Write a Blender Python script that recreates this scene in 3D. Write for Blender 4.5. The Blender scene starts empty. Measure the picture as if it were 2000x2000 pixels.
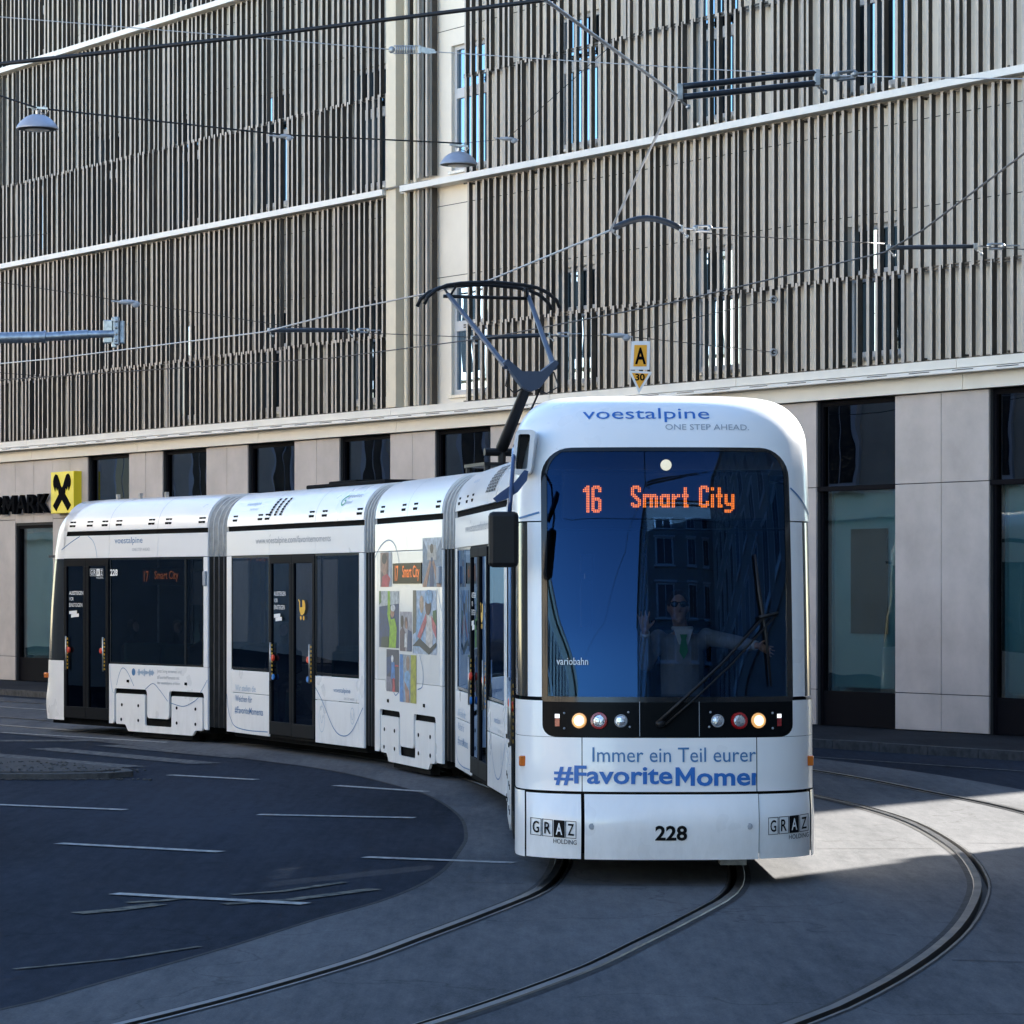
import bpy, bmesh, math, random
from mathutils import Vector, Matrix
rnd = random.Random(7)
rad = math.radians
scene = bpy.context.scene
col = scene.collection

# ---------------------------------------------------------------- camera
EYE_H = 2.25
FOC = 6290.0          # focal length in photograph pixels (2000 px wide)
HOR = 1148.0          # horizon row in the photograph
cam_d = bpy.data.cameras.new('camera')
cam = bpy.data.objects.new('camera', cam_d); col.objects.link(cam)
cam.location = (0, 0, EYE_H); cam.rotation_euler = (rad(90), 0, 0)
cam_d.sensor_width = 36; cam_d.sensor_fit = 'HORIZONTAL'
cam_d.lens = FOC * 36 / 2000
cam_d.shift_y = (HOR - 1000) / 2000
cam_d.clip_start = 0.1; cam_d.clip_end = 1000
scene.camera = cam

# ---------------------------------------------------------------- light
SUN_EL = rad(22); SUN_H = Vector((0.62, 0.785)).normalized()
S_DIR = Vector((SUN_H.x*math.cos(SUN_EL), SUN_H.y*math.cos(SUN_EL), math.sin(SUN_EL)))
world = bpy.data.worlds.new('World'); scene.world = world; world.use_nodes = True
wn = world.node_tree.nodes; wl = world.node_tree.links
bg = wn['Background']
sky = wn.new('ShaderNodeTexSky'); sky.sky_type = 'NISHITA'; sky.sun_disc = False
sky.sun_elevation = SUN_EL; sky.sun_rotation = math.atan2(SUN_H.x, SUN_H.y)
sky.altitude = 350; sky.air_density = 1.0; sky.dust_density = 0.05; sky.ozone_density = 2.2
wl.new(sky.outputs[0], bg.inputs[0]); bg.inputs[1].default_value = 0.105
sun_d = bpy.data.lights.new('sun', 'SUN'); sun_d.energy = 5.0; sun_d.angle = rad(0.8)
sun_d.color = (1, 0.94, 0.85)
sun = bpy.data.objects.new('sun', sun_d); col.objects.link(sun)
sun.rotation_euler = S_DIR.to_track_quat('Z', 'Y').to_euler(); sun.location = (20, 26, 40)
scene.view_settings.view_transform = 'Standard'; scene.view_settings.look = 'None'
scene.view_settings.gamma = 1; scene.view_settings.use_curve_mapping = False
scene.view_settings.exposure = 2.45
scene.render.engine = 'CYCLES'
scene.cycles.max_bounces = 8; scene.cycles.transparent_max_bounces = 16
scene.cycles.caustics_reflective = False; scene.cycles.caustics_refractive = False
scene.cycles.sample_clamp_indirect = 4

# ---------------------------------------------------------------- helpers
def W(px, py, dep):
    return Vector(((px-1000)/FOC*dep, dep, EYE_H+(HOR-py)/FOC*dep))
def G(px, py, z=0.0):
    t = FOC*(EYE_H-z)/(py-HOR)
    return Vector(((px-1000)/FOC*t, t, z))

class MB:
    def __init__(s): s.v=[]; s.f=[]; s.m=[]
    def add(s, vs, fs, m=0):
        o=len(s.v); s.v += [tuple(p) for p in vs]
        for f in fs: s.f.append([o+i for i in f]); s.m.append(m)
    def box(s, x0,x1,y0,y1,z0,z1, m=0):
        s.add([(x0,y0,z0),(x1,y0,z0),(x1,y1,z0),(x0,y1,z0),(x0,y0,z1),(x1,y0,z1),(x1,y1,z1),(x0,y1,z1)],
              [(3,2,1,0),(4,5,6,7),(0,1,5,4),(1,2,6,5),(2,3,7,6),(3,0,4,7)], m)
    def bar(s, p, q, w, h, m=0, up=(0,0,1)):
        p=Vector(p); q=Vector(q); d=(q-p).normalized(); u=Vector(up)
        if abs(d.dot(u))>.98: u=Vector((0,1,0))
        a=d.cross(u).normalized()*w/2; b=a.cross(d).normalized()*h/2
        vs=[p-a-b,p+a-b,p+a+b,p-a+b,q-a-b,q+a-b,q+a+b,q-a+b]
        s.add(vs,[(3,2,1,0),(4,5,6,7),(0,1,5,4),(1,2,6,5),(2,3,7,6),(3,0,4,7)],m)
    def tube(s, pts, r, n=8, m=0, cap=True):
        pts=[Vector(p) for p in pts]; rs = r if isinstance(r,(list,tuple)) else [r]*len(pts)
        up=Vector((0,0,1)); vs=[]; fs=[]; prev=None
        for i,p in enumerate(pts):
            t=(pts[min(i+1,len(pts)-1)]-pts[max(i-1,0)]).normalized()
            if prev is None:
                a=t.cross(up) if abs(t.dot(up))<.95 else t.cross(Vector((0,1,0)))
            else: a=prev-t*prev.dot(t)
            a.normalize(); prev=a; b=t.cross(a)
            for k in range(n):
                w=2*math.pi*k/n; vs.append(p+(a*math.cos(w)+b*math.sin(w))*rs[i])
        for i in range(len(pts)-1):
            for k in range(n):
                k2=(k+1)%n; fs.append((i*n+k,i*n+k2,(i+1)*n+k2,(i+1)*n+k))
        if cap:
            fs.append(tuple(range(n))[::-1]); fs.append(tuple((len(pts)-1)*n+k for k in range(n)))
        s.add(vs,fs,m)
    def lathe(s, prof, n=20, M=None, m=0, closed=False):
        M=M or Matrix(); vs=[]; fs=[]
        for r,z in prof:
            for k in range(n):
                w=2*math.pi*k/n; vs.append(M@Vector((r*math.cos(w),r*math.sin(w),z)))
        for i in range(len(prof)-1):
            for k in range(n):
                k2=(k+1)%n; fs.append((i*n+k,i*n+k2,(i+1)*n+k2,(i+1)*n+k))
        if closed:
            fs.append(tuple(range(n))[::-1]); fs.append(tuple((len(prof)-1)*n+k for k in range(n)))
        s.add(vs,fs,m)
    def plate(s, poly, fn, m=0, ms=None):
        """poly 2D, fn(a,b,t) -> 3D with t 0 (front) / 1 (back)"""
        n=len(poly); vs=[fn(a,b,0) for a,b in poly]+[fn(a,b,1) for a,b in poly]
        s.add(vs,[tuple(range(n)),tuple(range(2*n-1,n-1,-1))],m)
        s.add(vs,[(i,(i+1)%n,n+(i+1)%n,n+i) for i in range(n)], m if ms is None else ms)
    def grid(s, rows, m=0, wrap=False):
        n=len(rows[0]); vs=[p for r in rows for p in r]; fs=[]
        for i in range(len(rows)-1):
            for k in range(n-1+(1 if wrap else 0)):
                k2=(k+1)%n; fs.append((i*n+k,i*n+k2,(i+1)*n+k2,(i+1)*n+k))
        s.add(vs,fs,m)
    def ball(s, c, r, n=10, m=0):
        c=Vector(c); r=Vector(r) if not isinstance(r,(int,float)) else Vector((r,r,r))
        rows=[]
        for i in range(n+1):
            th=math.pi*i/n
            rows.append([c+Vector((r.x*math.sin(th)*math.cos(2*math.pi*k/(2*n)), r.y*math.sin(th)*math.sin(2*math.pi*k/(2*n)), -r.z*math.cos(th))) for k in range(2*n)])
        s.grid(rows,m,True)
    def mesh(s, name, mats, smooth=False, fix=True):
        me=bpy.data.meshes.new(name); me.from_pydata(s.v,[],s.f); me.update()
        if not isinstance(mats,(list,tuple)): mats=[mats]
        for x in mats: me.materials.append(x)
        me.polygons.foreach_set('material_index', s.m)
        if fix:
            bm=bmesh.new(); bm.from_mesh(me)
            if smooth: bmesh.ops.remove_doubles(bm, verts=bm.verts, dist=1e-5)
            bmesh.ops.recalc_face_normals(bm, faces=bm.faces); bm.to_mesh(me); bm.free()
        if smooth:
            me.polygons.foreach_set('use_smooth',[True]*len(me.polygons))
            if smooth is not True: me.set_sharp_from_angle(angle=rad(smooth))
        me.update(); return me
    def build(s, name, mats, parent=None, smooth=False, bevel=0, fix=True, loc=None):
        o=bpy.data.objects.new(name, s.mesh(name,mats,smooth,fix)); col.objects.link(o)
        if parent: o.parent=parent
        if loc: o.location=loc
        if bevel:
            b=o.modifiers.new('bevel','BEVEL'); b.width=bevel; b.segments=2; b.limit_method='ANGLE'; b.angle_limit=rad(40)
            b.harden_normals=False
        return o
def empty(name, loc=(0,0,0), rz=0, parent=None):
    o=bpy.data.objects.new(name,None); col.objects.link(o); o.location=loc; o.rotation_euler=(0,0,rz)
    o.empty_display_size=.2
    if parent: o.parent=parent
    return o
def tag(o, label=None, cat=None, group=None, kind=None):
    if label: o['label']=label
    if cat: o['category']=cat
    if group: o['group']=group
    if kind: o['kind']=kind
    return o
def inst(name, me, parent=None, loc=None, rot=None, scale=None):
    o=bpy.data.objects.new(name, me); col.objects.link(o)
    if parent: o.parent=parent
    if loc: o.location=loc
    if rot: o.rotation_euler=rot
    if scale: o.scale=scale
    return o
_font_cache={}
def text_mesh2d(s, size=1.0, bold=0.0, sx=1.0, align='LEFT', shear=0, space=1.0):
    cu=bpy.data.curves.new('t','FONT'); cu.body=s; cu.size=size; cu.offset=bold; cu.align_x=align; cu.shear=shear
    cu.space_character=space; cu.resolution_u=3
    ob=bpy.data.objects.new('t',cu); col.objects.link(ob)
    dg=bpy.context.evaluated_depsgraph_get()
    me=bpy.data.meshes.new_from_object(ob.evaluated_get(dg))
    vs=[(v.co.x*sx, v.co.y) for v in me.vertices]; fs=[tuple(p.vertices) for p in me.polygons]
    bpy.data.objects.remove(ob); bpy.data.curves.remove(cu); bpy.data.meshes.remove(me)
    return vs,fs
def text_fit(s, w, h=None, bold=0.0, **k):
    """text scaled so that it is w wide (and h high when given), origin lower left"""
    vs,fs=text_mesh2d(s,1.0,bold,**k)
    x0=min(v[0] for v in vs); x1=max(v[0] for v in vs); y0=min(v[1] for v in vs); y1=max(v[1] for v in vs)
    a=w/(x1-x0); b=a if h is None else h/(y1-y0)
    return [((x-x0)*a,(y-y0)*b) for x,y in vs],fs
def put_text(mb, t, fn, m=0):
    vs,fs=t; mb.add([fn(x,y) for x,y in vs],fs,m)

# ---------------------------------------------------------------- materials
def mat(name, c, rough=.5, metal=0., var=0., vscale=4., c2=None, bump=0., bscale=60., emit=None, estr=0., coat=0., spec=None, stretch=None, rvar=0., detail=6):
    m=bpy.data.materials.new(name); m.use_nodes=True; nt=m.node_tree; n=nt.nodes; l=nt.links
    p=n['Principled BSDF']; c=tuple(c)+(1,) if len(c)==3 else c
    p.inputs['Base Color'].default_value=c; p.inputs['Roughness'].default_value=rough; p.inputs['Metallic'].default_value=metal
    if spec is not None: p.inputs['Specular IOR Level'].default_value=spec
    if coat: p.inputs['Coat Weight'].default_value=coat; p.inputs['Coat Roughness'].default_value=.08
    if emit: p.inputs['Emission Color'].default_value=tuple(emit)+(1,); p.inputs['Emission Strength'].default_value=estr
    co=None
    def coords():
        nonlocal co
        if co is None:
            tc=n.new('ShaderNodeTexCoord'); co=tc.outputs['Object']
            if stretch:
                mp=n.new('ShaderNodeMapping'); mp.inputs['Scale'].default_value=stretch; l.new(co,mp.inputs[0]); co=mp.outputs[0]
        return co
    if var or c2 or rvar:
        t=n.new('ShaderNodeTexNoise'); t.inputs['Scale'].default_value=vscale; t.inputs['Detail'].default_value=detail; t.inputs['Roughness'].default_value=.62
        l.new(coords(),t.inputs['Vector'])
        r=n.new('ShaderNodeMapRange'); r.inputs[1].default_value=.33; r.inputs[2].default_value=.67
        l.new(t.outputs['Fac'],r.inputs[0])
        if var or c2:
            mx=n.new('ShaderNodeMix'); mx.data_type='RGBA'
            k=1-var; hi=1+var*.6
            mx.inputs[6].default_value=tuple(x*k for x in c[:3])+(1,) if c2 is None else tuple(c2)+(1,)
            mx.inputs[7].default_value=tuple(min(1,x*hi) for x in c[:3])+(1,) if c2 is None else c
            l.new(r.outputs[0],mx.inputs[0]); l.new(mx.outputs[2],p.inputs['Base Color'])
        if rvar:
            r2=n.new('ShaderNodeMapRange'); r2.inputs[1].default_value=.3; r2.inputs[2].default_value=.7
            r2.inputs[3].default_value=max(.02,rough-rvar); r2.inputs[4].default_value=min(1,rough+rvar)
            l.new(t.outputs['Fac'],r2.inputs[0]); l.new(r2.outputs[0],p.inputs['Roughness'])
    if bump:
        t2=n.new('ShaderNodeTexNoise'); t2.inputs['Scale'].default_value=bscale; t2.inputs['Detail'].default_value=4
        l.new(coords(),t2.inputs['Vector'])
        b=n.new('ShaderNodeBump'); b.inputs['Strength'].default_value=bump; b.inputs['Distance'].default_value=.01
        l.new(t2.outputs['Fac'],b.inputs['Height']); l.new(b.outputs[0],p.inputs['Normal'])
    return m
def glass(name, tint, refl=.1, wob=0., rough=0.0, wscale=1.2, tintr=(.95,.97,1)):
    """thin tinted glass: see-through tint plus mirror reflection by fresnel"""
    m=bpy.data.materials.new(name); m.use_nodes=True; nt=m.node_tree; n=nt.nodes; l=nt.links
    n.remove(n['Principled BSDF']); out=n['Material Output']
    tr=n.new('ShaderNodeBsdfTransparent'); tr.inputs[0].default_value=tuple(tint)+(1,)
    gl=n.new('ShaderNodeBsdfGlossy'); gl.inputs['Roughness'].default_value=rough; gl.inputs[0].default_value=tuple(tintr)+(1,)
    fr=n.new('ShaderNodeLayerWeight'); fr.inputs[0].default_value=.5
    pw=n.new('ShaderNodeMath'); pw.operation='POWER'; pw.inputs[1].default_value=4.0; l.new(fr.outputs['Facing'],pw.inputs[0])
    mr=n.new('ShaderNodeMapRange'); mr.inputs[3].default_value=refl; mr.inputs[4].default_value=1.0
    l.new(pw.outputs[0],mr.inputs[0])
    mx=n.new('ShaderNodeMixShader'); l.new(mr.outputs[0],mx.inputs[0]); l.new(tr.outputs[0],mx.inputs[1]); l.new(gl.outputs[0],mx.inputs[2])
    l.new(mx.outputs[0],out.inputs[0])
    if wob:
        tc=n.new('ShaderNodeTexCoord'); t=n.new('ShaderNodeTexNoise'); t.inputs['Scale'].default_value=wscale; t.inputs['Detail'].default_value=1
        l.new(tc.outputs['Object'],t.inputs['Vector'])
        b=n.new('ShaderNodeBump'); b.inputs['Strength'].default_value=wob; b.inputs['Distance'].default_value=.05
        l.new(t.outputs['Fac'],b.inputs['Height']); l.new(b.outputs[0],gl.inputs['Normal'])
    return m

def ground_mat(name, c_lo, c_hi, rough, streak=(1,1,1), speck=.35, blotch=.8, spec=.3):
    """road surface: broad worn blotches, directional streaks, fine aggregate and cracks"""
    m=bpy.data.materials.new(name); m.use_nodes=True; nt=m.node_tree; n=nt.nodes; l=nt.links
    p=n['Principled BSDF']; p.inputs['Roughness'].default_value=rough; p.inputs['Specular IOR Level'].default_value=spec
    tc=n.new('ShaderNodeTexCoord')
    mp=n.new('ShaderNodeMapping'); mp.inputs['Scale'].default_value=streak; mp.inputs['Rotation'].default_value=(0,0,rad(35)); l.new(tc.outputs['Object'],mp.inputs[0])
    def noise(sc,de,vec,ro=.6):
        t=n.new('ShaderNodeTexNoise'); t.inputs['Scale'].default_value=sc; t.inputs['Detail'].default_value=de; t.inputs['Roughness'].default_value=ro; l.new(vec,t.inputs['Vector']); return t.outputs['Fac']
    def math_(op,a,b):
        x=n.new('ShaderNodeMath'); x.operation=op
        for i,q in enumerate((a,b)):
            if isinstance(q,(int,float)): x.inputs[i].default_value=q
            else: l.new(q,x.inputs[i])
        return x.outputs[0]
    big=noise(blotch,5,mp.outputs[0]); fine=noise(70,3,tc.outputs['Object'],.8); mid=noise(9,8,mp.outputs[0],.75)
    mp2=n.new('ShaderNodeMapping'); mp2.inputs['Scale'].default_value=(9,.35,1); mp2.inputs['Rotation'].default_value=(0,0,rad(-62)); l.new(tc.outputs['Object'],mp2.inputs[0])
    stk=noise(1.0,7,mp2.outputs[0],.7)
    f=math_('ADD',math_('MULTIPLY',big,1.1),math_('MULTIPLY',mid,.55))
    f=math_('ADD',math_('ADD',f,math_('MULTIPLY',fine,speck)),math_('MULTIPLY',math_('SUBTRACT',stk,.5),.35))
    mr=n.new('ShaderNodeMapRange'); mr.inputs[1].default_value=.84; mr.inputs[2].default_value=1.28; l.new(f,mr.inputs[0])
    mx=n.new('ShaderNodeMix'); mx.data_type='RGBA'; mx.inputs[6].default_value=tuple(c_lo)+(1,); mx.inputs[7].default_value=tuple(c_hi)+(1,)
    l.new(mr.outputs[0],mx.inputs[0])
    vo=n.new('ShaderNodeTexVoronoi'); vo.feature='DISTANCE_TO_EDGE'; vo.inputs['Scale'].default_value=.22
    wv=n.new('ShaderNodeVectorMath'); wv.operation='ADD'; l.new(tc.outputs['Object'],wv.inputs[0])
    dn=n.new('ShaderNodeTexNoise'); dn.inputs['Scale'].default_value=1.3; dn.inputs['Detail'].default_value=6; l.new(tc.outputs['Object'],dn.inputs['Vector'])
    l.new(dn.outputs['Color'],wv.inputs[1]); l.new(wv.outputs[0],vo.inputs['Vector'])
    cr=n.new('ShaderNodeMapRange'); cr.inputs[1].default_value=0; cr.inputs[2].default_value=.004; cr.inputs[3].default_value=.62; cr.inputs[4].default_value=1; l.new(vo.outputs['Distance'],cr.inputs[0])
    mm=n.new('ShaderNodeMix'); mm.data_type='RGBA'; mm.blend_type='MULTIPLY'; mm.inputs[0].default_value=1
    l.new(mx.outputs[2],mm.inputs[6]); l.new(cr.outputs[0],mm.inputs[7]); l.new(mm.outputs[2],p.inputs['Base Color'])
    b=n.new('ShaderNodeBump'); b.inputs['Strength'].default_value=.5; b.inputs['Distance'].default_value=.006; l.new(math_('ADD',fine,math_('MULTIPLY',mid,.5)),b.inputs['Height']); l.new(b.outputs[0],p.inputs['Normal'])
    rr=n.new('ShaderNodeMapRange'); rr.inputs[3].default_value=rough-.12; rr.inputs[4].default_value=rough+.12; l.new(big,rr.inputs[0]); l.new(rr.outputs[0],p.inputs['Roughness'])
    return m

M={}
M['asphalt']=ground_mat('asphalt',(.0040,.0064,.0125),(.026,.034,.050),.9,(1,.3,1),.5,.28,.05)
M['concrete']=ground_mat('track_concrete',(.032,.036,.044),(.116,.119,.127),.9,(1,.25,1),.55,.45,.12)
M['pavement']=ground_mat('pavement',(.012,.013,.016),(.032,.034,.038),.9,spec=.08)
M['island']=ground_mat('island_gravel',(.018,.018,.02),(.075,.074,.074),.95,(1,1,1),1.0,2.5,spec=.05)
M['kerb']=mat('kerb_stone',(.075,.075,.075),.85,spec=.1,var=.35,vscale=9,bump=.4)
M['paint']=mat('road_paint',(.46,.455,.43),.8,c2=(.16,.165,.17),vscale=13,bump=.3,spec=.1,detail=9)
M['paint_worn']=mat('worn_paint',(.16,.16,.158),.9,c2=(.03,.034,.042),vscale=9,bump=.4,spec=.05,detail=9)
M['paint_yellow']=mat('worn_yellow_paint',(.22,.205,.165),.9,c2=(.035,.04,.045),vscale=7,bump=.4,spec=.05,detail=9)
M['rail']=mat('rail_steel',(.075,.077,.082),.40,1.0,var=.15,vscale=3,rvar=.08)
M['groove']=mat('rail_groove',(.006,.006,.007),.7)
M['rail_edge']=mat('rail_edge_filler',(.045,.045,.047),.9,var=.35,vscale=7,bump=.3,spec=.1)
M['wall']=mat('facade_panel',(.76,.68,.56),.55,var=.07,vscale=1.2)
M['wall_dark']=mat('bronze_panel',(.46,.44,.38),.22,var=.5,vscale=.9,rvar=.1)
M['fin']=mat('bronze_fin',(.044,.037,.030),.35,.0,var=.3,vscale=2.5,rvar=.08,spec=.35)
M['fin_edge_lit']=mat('slat_edge_lit',(.44,.38,.32),.45,.0,var=.15,vscale=3)  # fin front: its brighter reflection is put into a lighter colour than the sides
M['ledge']=mat('white_ledge',(.72,.69,.63),.45,var=.05,vscale=2)
M['fascia']=mat('fascia_stone',(.74,.68,.58),.6,var=.06,vscale=1.5)
M['stone']=mat('stone_panel',(.45,.395,.36),.55,var=.17,vscale=1.1,bump=.08,bscale=220)
M['joint']=mat('panel_joint',(.03,.03,.03),.8)
M['dframe']=mat('dark_frame',(.006,.006,.008),.6,spec=.03)
M['frame']=mat('window_frame',(.5,.5,.5),.45)
M['glass_f']=glass('facade_glass',(.05,.07,.09),.55,.02,tintr=(.55,.78,1.0))
M['glass_g']=glass('shop_glass',(.62,.74,.76),.10,.05)
M['cream']=mat('cream_sheet',(.63,.54,.40),.5,var=.05)
M['black_l']=mat('black_letters',(.004,.004,.005),.7,spec=.01)
M['yellow']=mat('yellow_sign',(.80,.64,.02),.4)
M['black']=mat('black_plastic',(.010,.010,.011),.45,bump=.05,bscale=300,spec=.25)
M['galv']=mat('galvanised_steel',(.33,.37,.42),.42,.75,var=.35,vscale=16)
M['alu']=mat('aluminium',(.42,.42,.41),.35,.8,var=.3,vscale=20)
M['wire']=mat('wire_copper',(.05,.045,.042),.5,.4)
M['steelwire']=mat('steel_rope',(.42,.42,.42),.4,.6)
M['cable']=mat('black_cable',(.012,.012,.014),.55)
M['insul']=mat('insulator_bar',(.016,.02,.028),.4)
M['lamp_shell']=mat('lamp_shell',(.30,.34,.42),.4,.2,var=.1)
M['lamp_in']=mat('lamp_diffuser',(.6,.6,.58),.3)
M['inner']=mat('room_wall',(.50,.64,.64),.9)
M['white']=mat('tram_white',(.82,.81,.80),.30,coat=.3,var=.012,vscale=1.5,rvar=.04,detail=3)
M['white2']=mat('tram_white_film',(.62,.63,.645),.3,var=.03,coat=.2)
M['tramblack']=mat('tram_black',(.006,.007,.009),.12,coat=.15,spec=.35)
M['bandblack']=mat('band_black',(.004,.005,.006),.3,spec=.05)
M['rubber']=mat('rubber',(.009,.010,.012),.6,spec=.04)
M['bellow']=mat('bellows_fabric',(.022,.021,.020),.8,var=.3,vscale=6,spec=.1)
M['bellow2']=mat('bellows_cover',(.34,.33,.31),.6,var=.25,vscale=8)
M['under']=mat('underframe',(.010,.010,.010),.9,var=.4,spec=.05)
M['blue']=mat('logo_blue',(.018,.135,.44),.45)
M['blue2']=mat('line_blue',(.05,.17,.36),.45)
M['blue_l']=mat('pale_blue_print',(.30,.42,.55),.5)
M['greyprint']=mat('grey_print',(.33,.35,.38),.5)
M['blackprint']=mat('black_print',(.006,.006,.007),.5,spec=.1)
M['whiteprint']=mat('white_print',(.75,.75,.75),.5)
M['glass_t']=glass('tram_window',(.13,.145,.165),.014,.015,tintr=(.35,.5,.75))
M['glass_w']=glass('windscreen_glass',(.32,.345,.37),.06,.0,tintr=(.16,.44,1.0))
M['glass_far']=glass('tram_far_window',(.60,.64,.66),.05)
M['glass_gu']=glass('dark_shop_glass',(.03,.035,.04),.07,.03,tintr=(.7,.8,1.0))
M['glass_film']=glass('filmed_window',(.30,.31,.33),.10,.02)
M['led']=mat('led_orange',(.3,.05,.01),.5,emit=(1,.21,.02),estr=1.0)
M['led_dim']=mat('led_orange_side',(.2,.04,.01),.5,emit=(1,.25,.03),estr=.16)
M['headlamp']=mat('headlamp_lit',(.9,.8,.6),.3,emit=(1,.78,.45),estr=.42)
M['topled']=mat('top_lamp_lit',(.9,.9,.8),.3,emit=(1,.92,.65),estr=.45)
M['whiteled']=mat('white_led',(.9,.9,.9),.3,emit=(1,1,1),estr=.25)
M['red']=mat('red_lens',(.30,.004,.006),.2,coat=.6)
M['clear']=mat('lamp_reflector',(.55,.56,.58),.12,.8,bump=.6,bscale=45)
M['orange']=mat('orange_lens',(.55,.13,.01),.25,coat=.5)
M['redbtn']=mat('red_button',(.65,.05,.02),.4)
M['bluebtn']=mat('blue_button',(.03,.2,.55),.4)
M['stroller']=mat('yellow_print',(.75,.42,.02),.5)
M['green']=mat('green_print',(.05,.32,.14),.5)
M['panto']=mat('pantograph_paint',(.055,.075,.115),.4,.3)
M['navy']=mat('navy_paint',(.02,.05,.14),.25,coat=.5)
M['lining']=mat('tram_lining',(.018,.022,.028),.6)
M['seat']=mat('seat_fabric',(.02,.10,.07),.8)
M['skin']=mat('skin',(.50,.29,.21),.5,var=.08,vscale=12)
M['suit']=mat('grey_suit',(.30,.32,.35),.8,var=.08,vscale=40)
M['shirt']=mat('white_shirt',(.78,.78,.78),.7)
M['tie']=mat('green_tie',(.02,.30,.08),.5)
M['hair']=mat('brown_hair',(.05,.032,.022),.6)
M['dark_cloth']=mat('dark_cloth',(.02,.02,.024),.85)
M['lens']=mat('sunglass_lens',(.03,.05,.06),.08,.6)

def grime(m, top=.75):
    nt=m.node_tree; n=nt.nodes; l=nt.links; p=n['Principled BSDF']; src=p.inputs['Base Color'].links[0].from_socket
    tc=n.new('ShaderNodeTexCoord'); mp=n.new('ShaderNodeMapping'); mp.inputs['Scale'].default_value=(3.2,3.2,1.1); l.new(tc.outputs['Object'],mp.inputs[0])
    t=n.new('ShaderNodeTexNoise'); t.inputs['Scale'].default_value=2.2; t.inputs['Detail'].default_value=9; t.inputs['Roughness'].default_value=.7; l.new(mp.outputs[0],t.inputs['Vector'])
    sx=n.new('ShaderNodeSeparateXYZ'); l.new(tc.outputs['Object'],sx.inputs[0])
    r=n.new('ShaderNodeMapRange'); r.inputs[1].default_value=.18; r.inputs[2].default_value=top; r.inputs[3].default_value=.30; r.inputs[4].default_value=.02; l.new(sx.outputs['Z'],r.inputs[0])
    r2=n.new('ShaderNodeMapRange'); r2.inputs[1].default_value=.42; r2.inputs[2].default_value=.78; l.new(t.outputs['Fac'],r2.inputs[0])
    mu=n.new('ShaderNodeMath'); mu.operation='MULTIPLY'; l.new(r.outputs[0],mu.inputs[0]); l.new(r2.outputs[0],mu.inputs[1])
    mx=n.new('ShaderNodeMix'); mx.data_type='RGBA'; l.new(mu.outputs[0],mx.inputs[0]); l.new(src,mx.inputs[6]); mx.inputs[7].default_value=(.34,.31,.28,1); l.new(mx.outputs[2],p.inputs['Base Color'])
grime(M['white'])
M['headglow']=mat('headlamp_bowl',(.8,.5,.2),.3,emit=(1,.42,.10),estr=.10)
M['bellow_ridge_lit']=mat('bellows_ridge_lit',(.075,.072,.068),.6)  # paler ridge colours stand in for the light and shade of the folds
M['bellow_ridge_lit2']=mat('bellows_cover_ridge_lit',(.60,.58,.55),.6)
M['blind']=mat('window_blind',(.20,.30,.31),.8)
# ================================================================= GROUND
def catmull(pts, n):
    P=[Vector((p[0],p[1],0)) for p in pts]; P=[2*P[0]-P[1]]+P+[2*P[-1]-P[-2]]
    out=[]
    for i in range(1,len(P)-2):
        for k in range(24):
            t=k/24; a,b,c,d=P[i-1],P[i],P[i+1],P[i+2]
            out.append(.5*((2*b)+(c-a)*t+(2*a-5*b+4*c-d)*t*t+(3*b-a-3*c+d)*t**3))
    out.append(P[-2]); L=[0]
    for a,b in zip(out,out[1:]): L.append(L[-1]+(b-a).length)
    res=[]; j=0
    for k in range(n):
        # denser sampling where the picture is
        d=L[-1]*k/(n-1)
        while j<len(L)-2 and L[j+1]<d: j+=1
        t=(d-L[j])/max(1e-9,L[j+1]-L[j]); res.append(out[j].lerp(out[j+1],t))
    return res
def offset(c, o):       # + = towards the outside of the bend (right of the direction near -> far)
    r=[]
    for i,p in enumerate(c):
        t=(c[min(i+1,len(c)-1)]-c[max(0,i-1)]).normalized(); r.append(p+Vector((t.y,-t.x,0))*o)
    return r
NS=260
rail2=catmull([(-30,-3),(-12,4.4),(-6,8.7),(-3.1,11.9),(-1.5,14.3),(-.47,16.42),(.36,18.68),(.78,20.2),(1.24,21.98),(1.62,23.67),(1.80,25.6),(1.86,28),(1.80,30.5),(1.4,35),(.52,39.55),(-1.2,44.4),(-3.39,48.2),(-7.4,53.7),(-20,71.5),(-50,116)],NS)
rail1=offset(rail2,-1.435)
rail3=catmull([(-29,-4.3),(-11,3.1),(-4.8,7.6),(-1.6,11.3),(.3,14.2),(1.48,16.61),(1.98,17.87),(2.52,19.57),(2.99,21.41),(3.43,23.67),(3.65,25.36),(3.81,27.59),(3.82,30.5),(3.62,32.68),(3.27,34.6),(2.38,38.9),(.4,44.8),(-1.8,49.2),(-5.8,55.2),(-18.4,73.1),(-48.4,117.6)],NS)
rail4=offset(rail3,1.435)
bnd=catmull([(-31,1),(-14,7),(-9,9.6),(-6,12.0),(-4.0,14.6),(-2.72,17.1),(-2.32,18.31),(-1.76,20.12),(-1.31,21.81),(-.87,23.3),(-.56,25.23),(-.42,27.8),(-.40,29.29),(-.5,31.66),(-.83,34.45),(-1.23,36.28),(-2.15,39.42),(-3.41,42.15),(-4.9,44.9),(-6.6,47.9),(-10.5,53.5),(-22.5,70.5),(-52,115)],NS)
outer=offset(rail4,1.15)
def ribbon(name, a, b, z, m, label=None, cat=None, kind='structure'):
    mb=MB(); mb.grid([[Vector((p.x,p.y,z)),Vector((p.x*.5+q.x*.5,p.y*.5+q.y*.5,z)),Vector((q.x,q.y,z))] for p,q in zip(a,b)])
    o=mb.build(name,m)
    return tag(o,label,cat,kind=kind)
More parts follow.
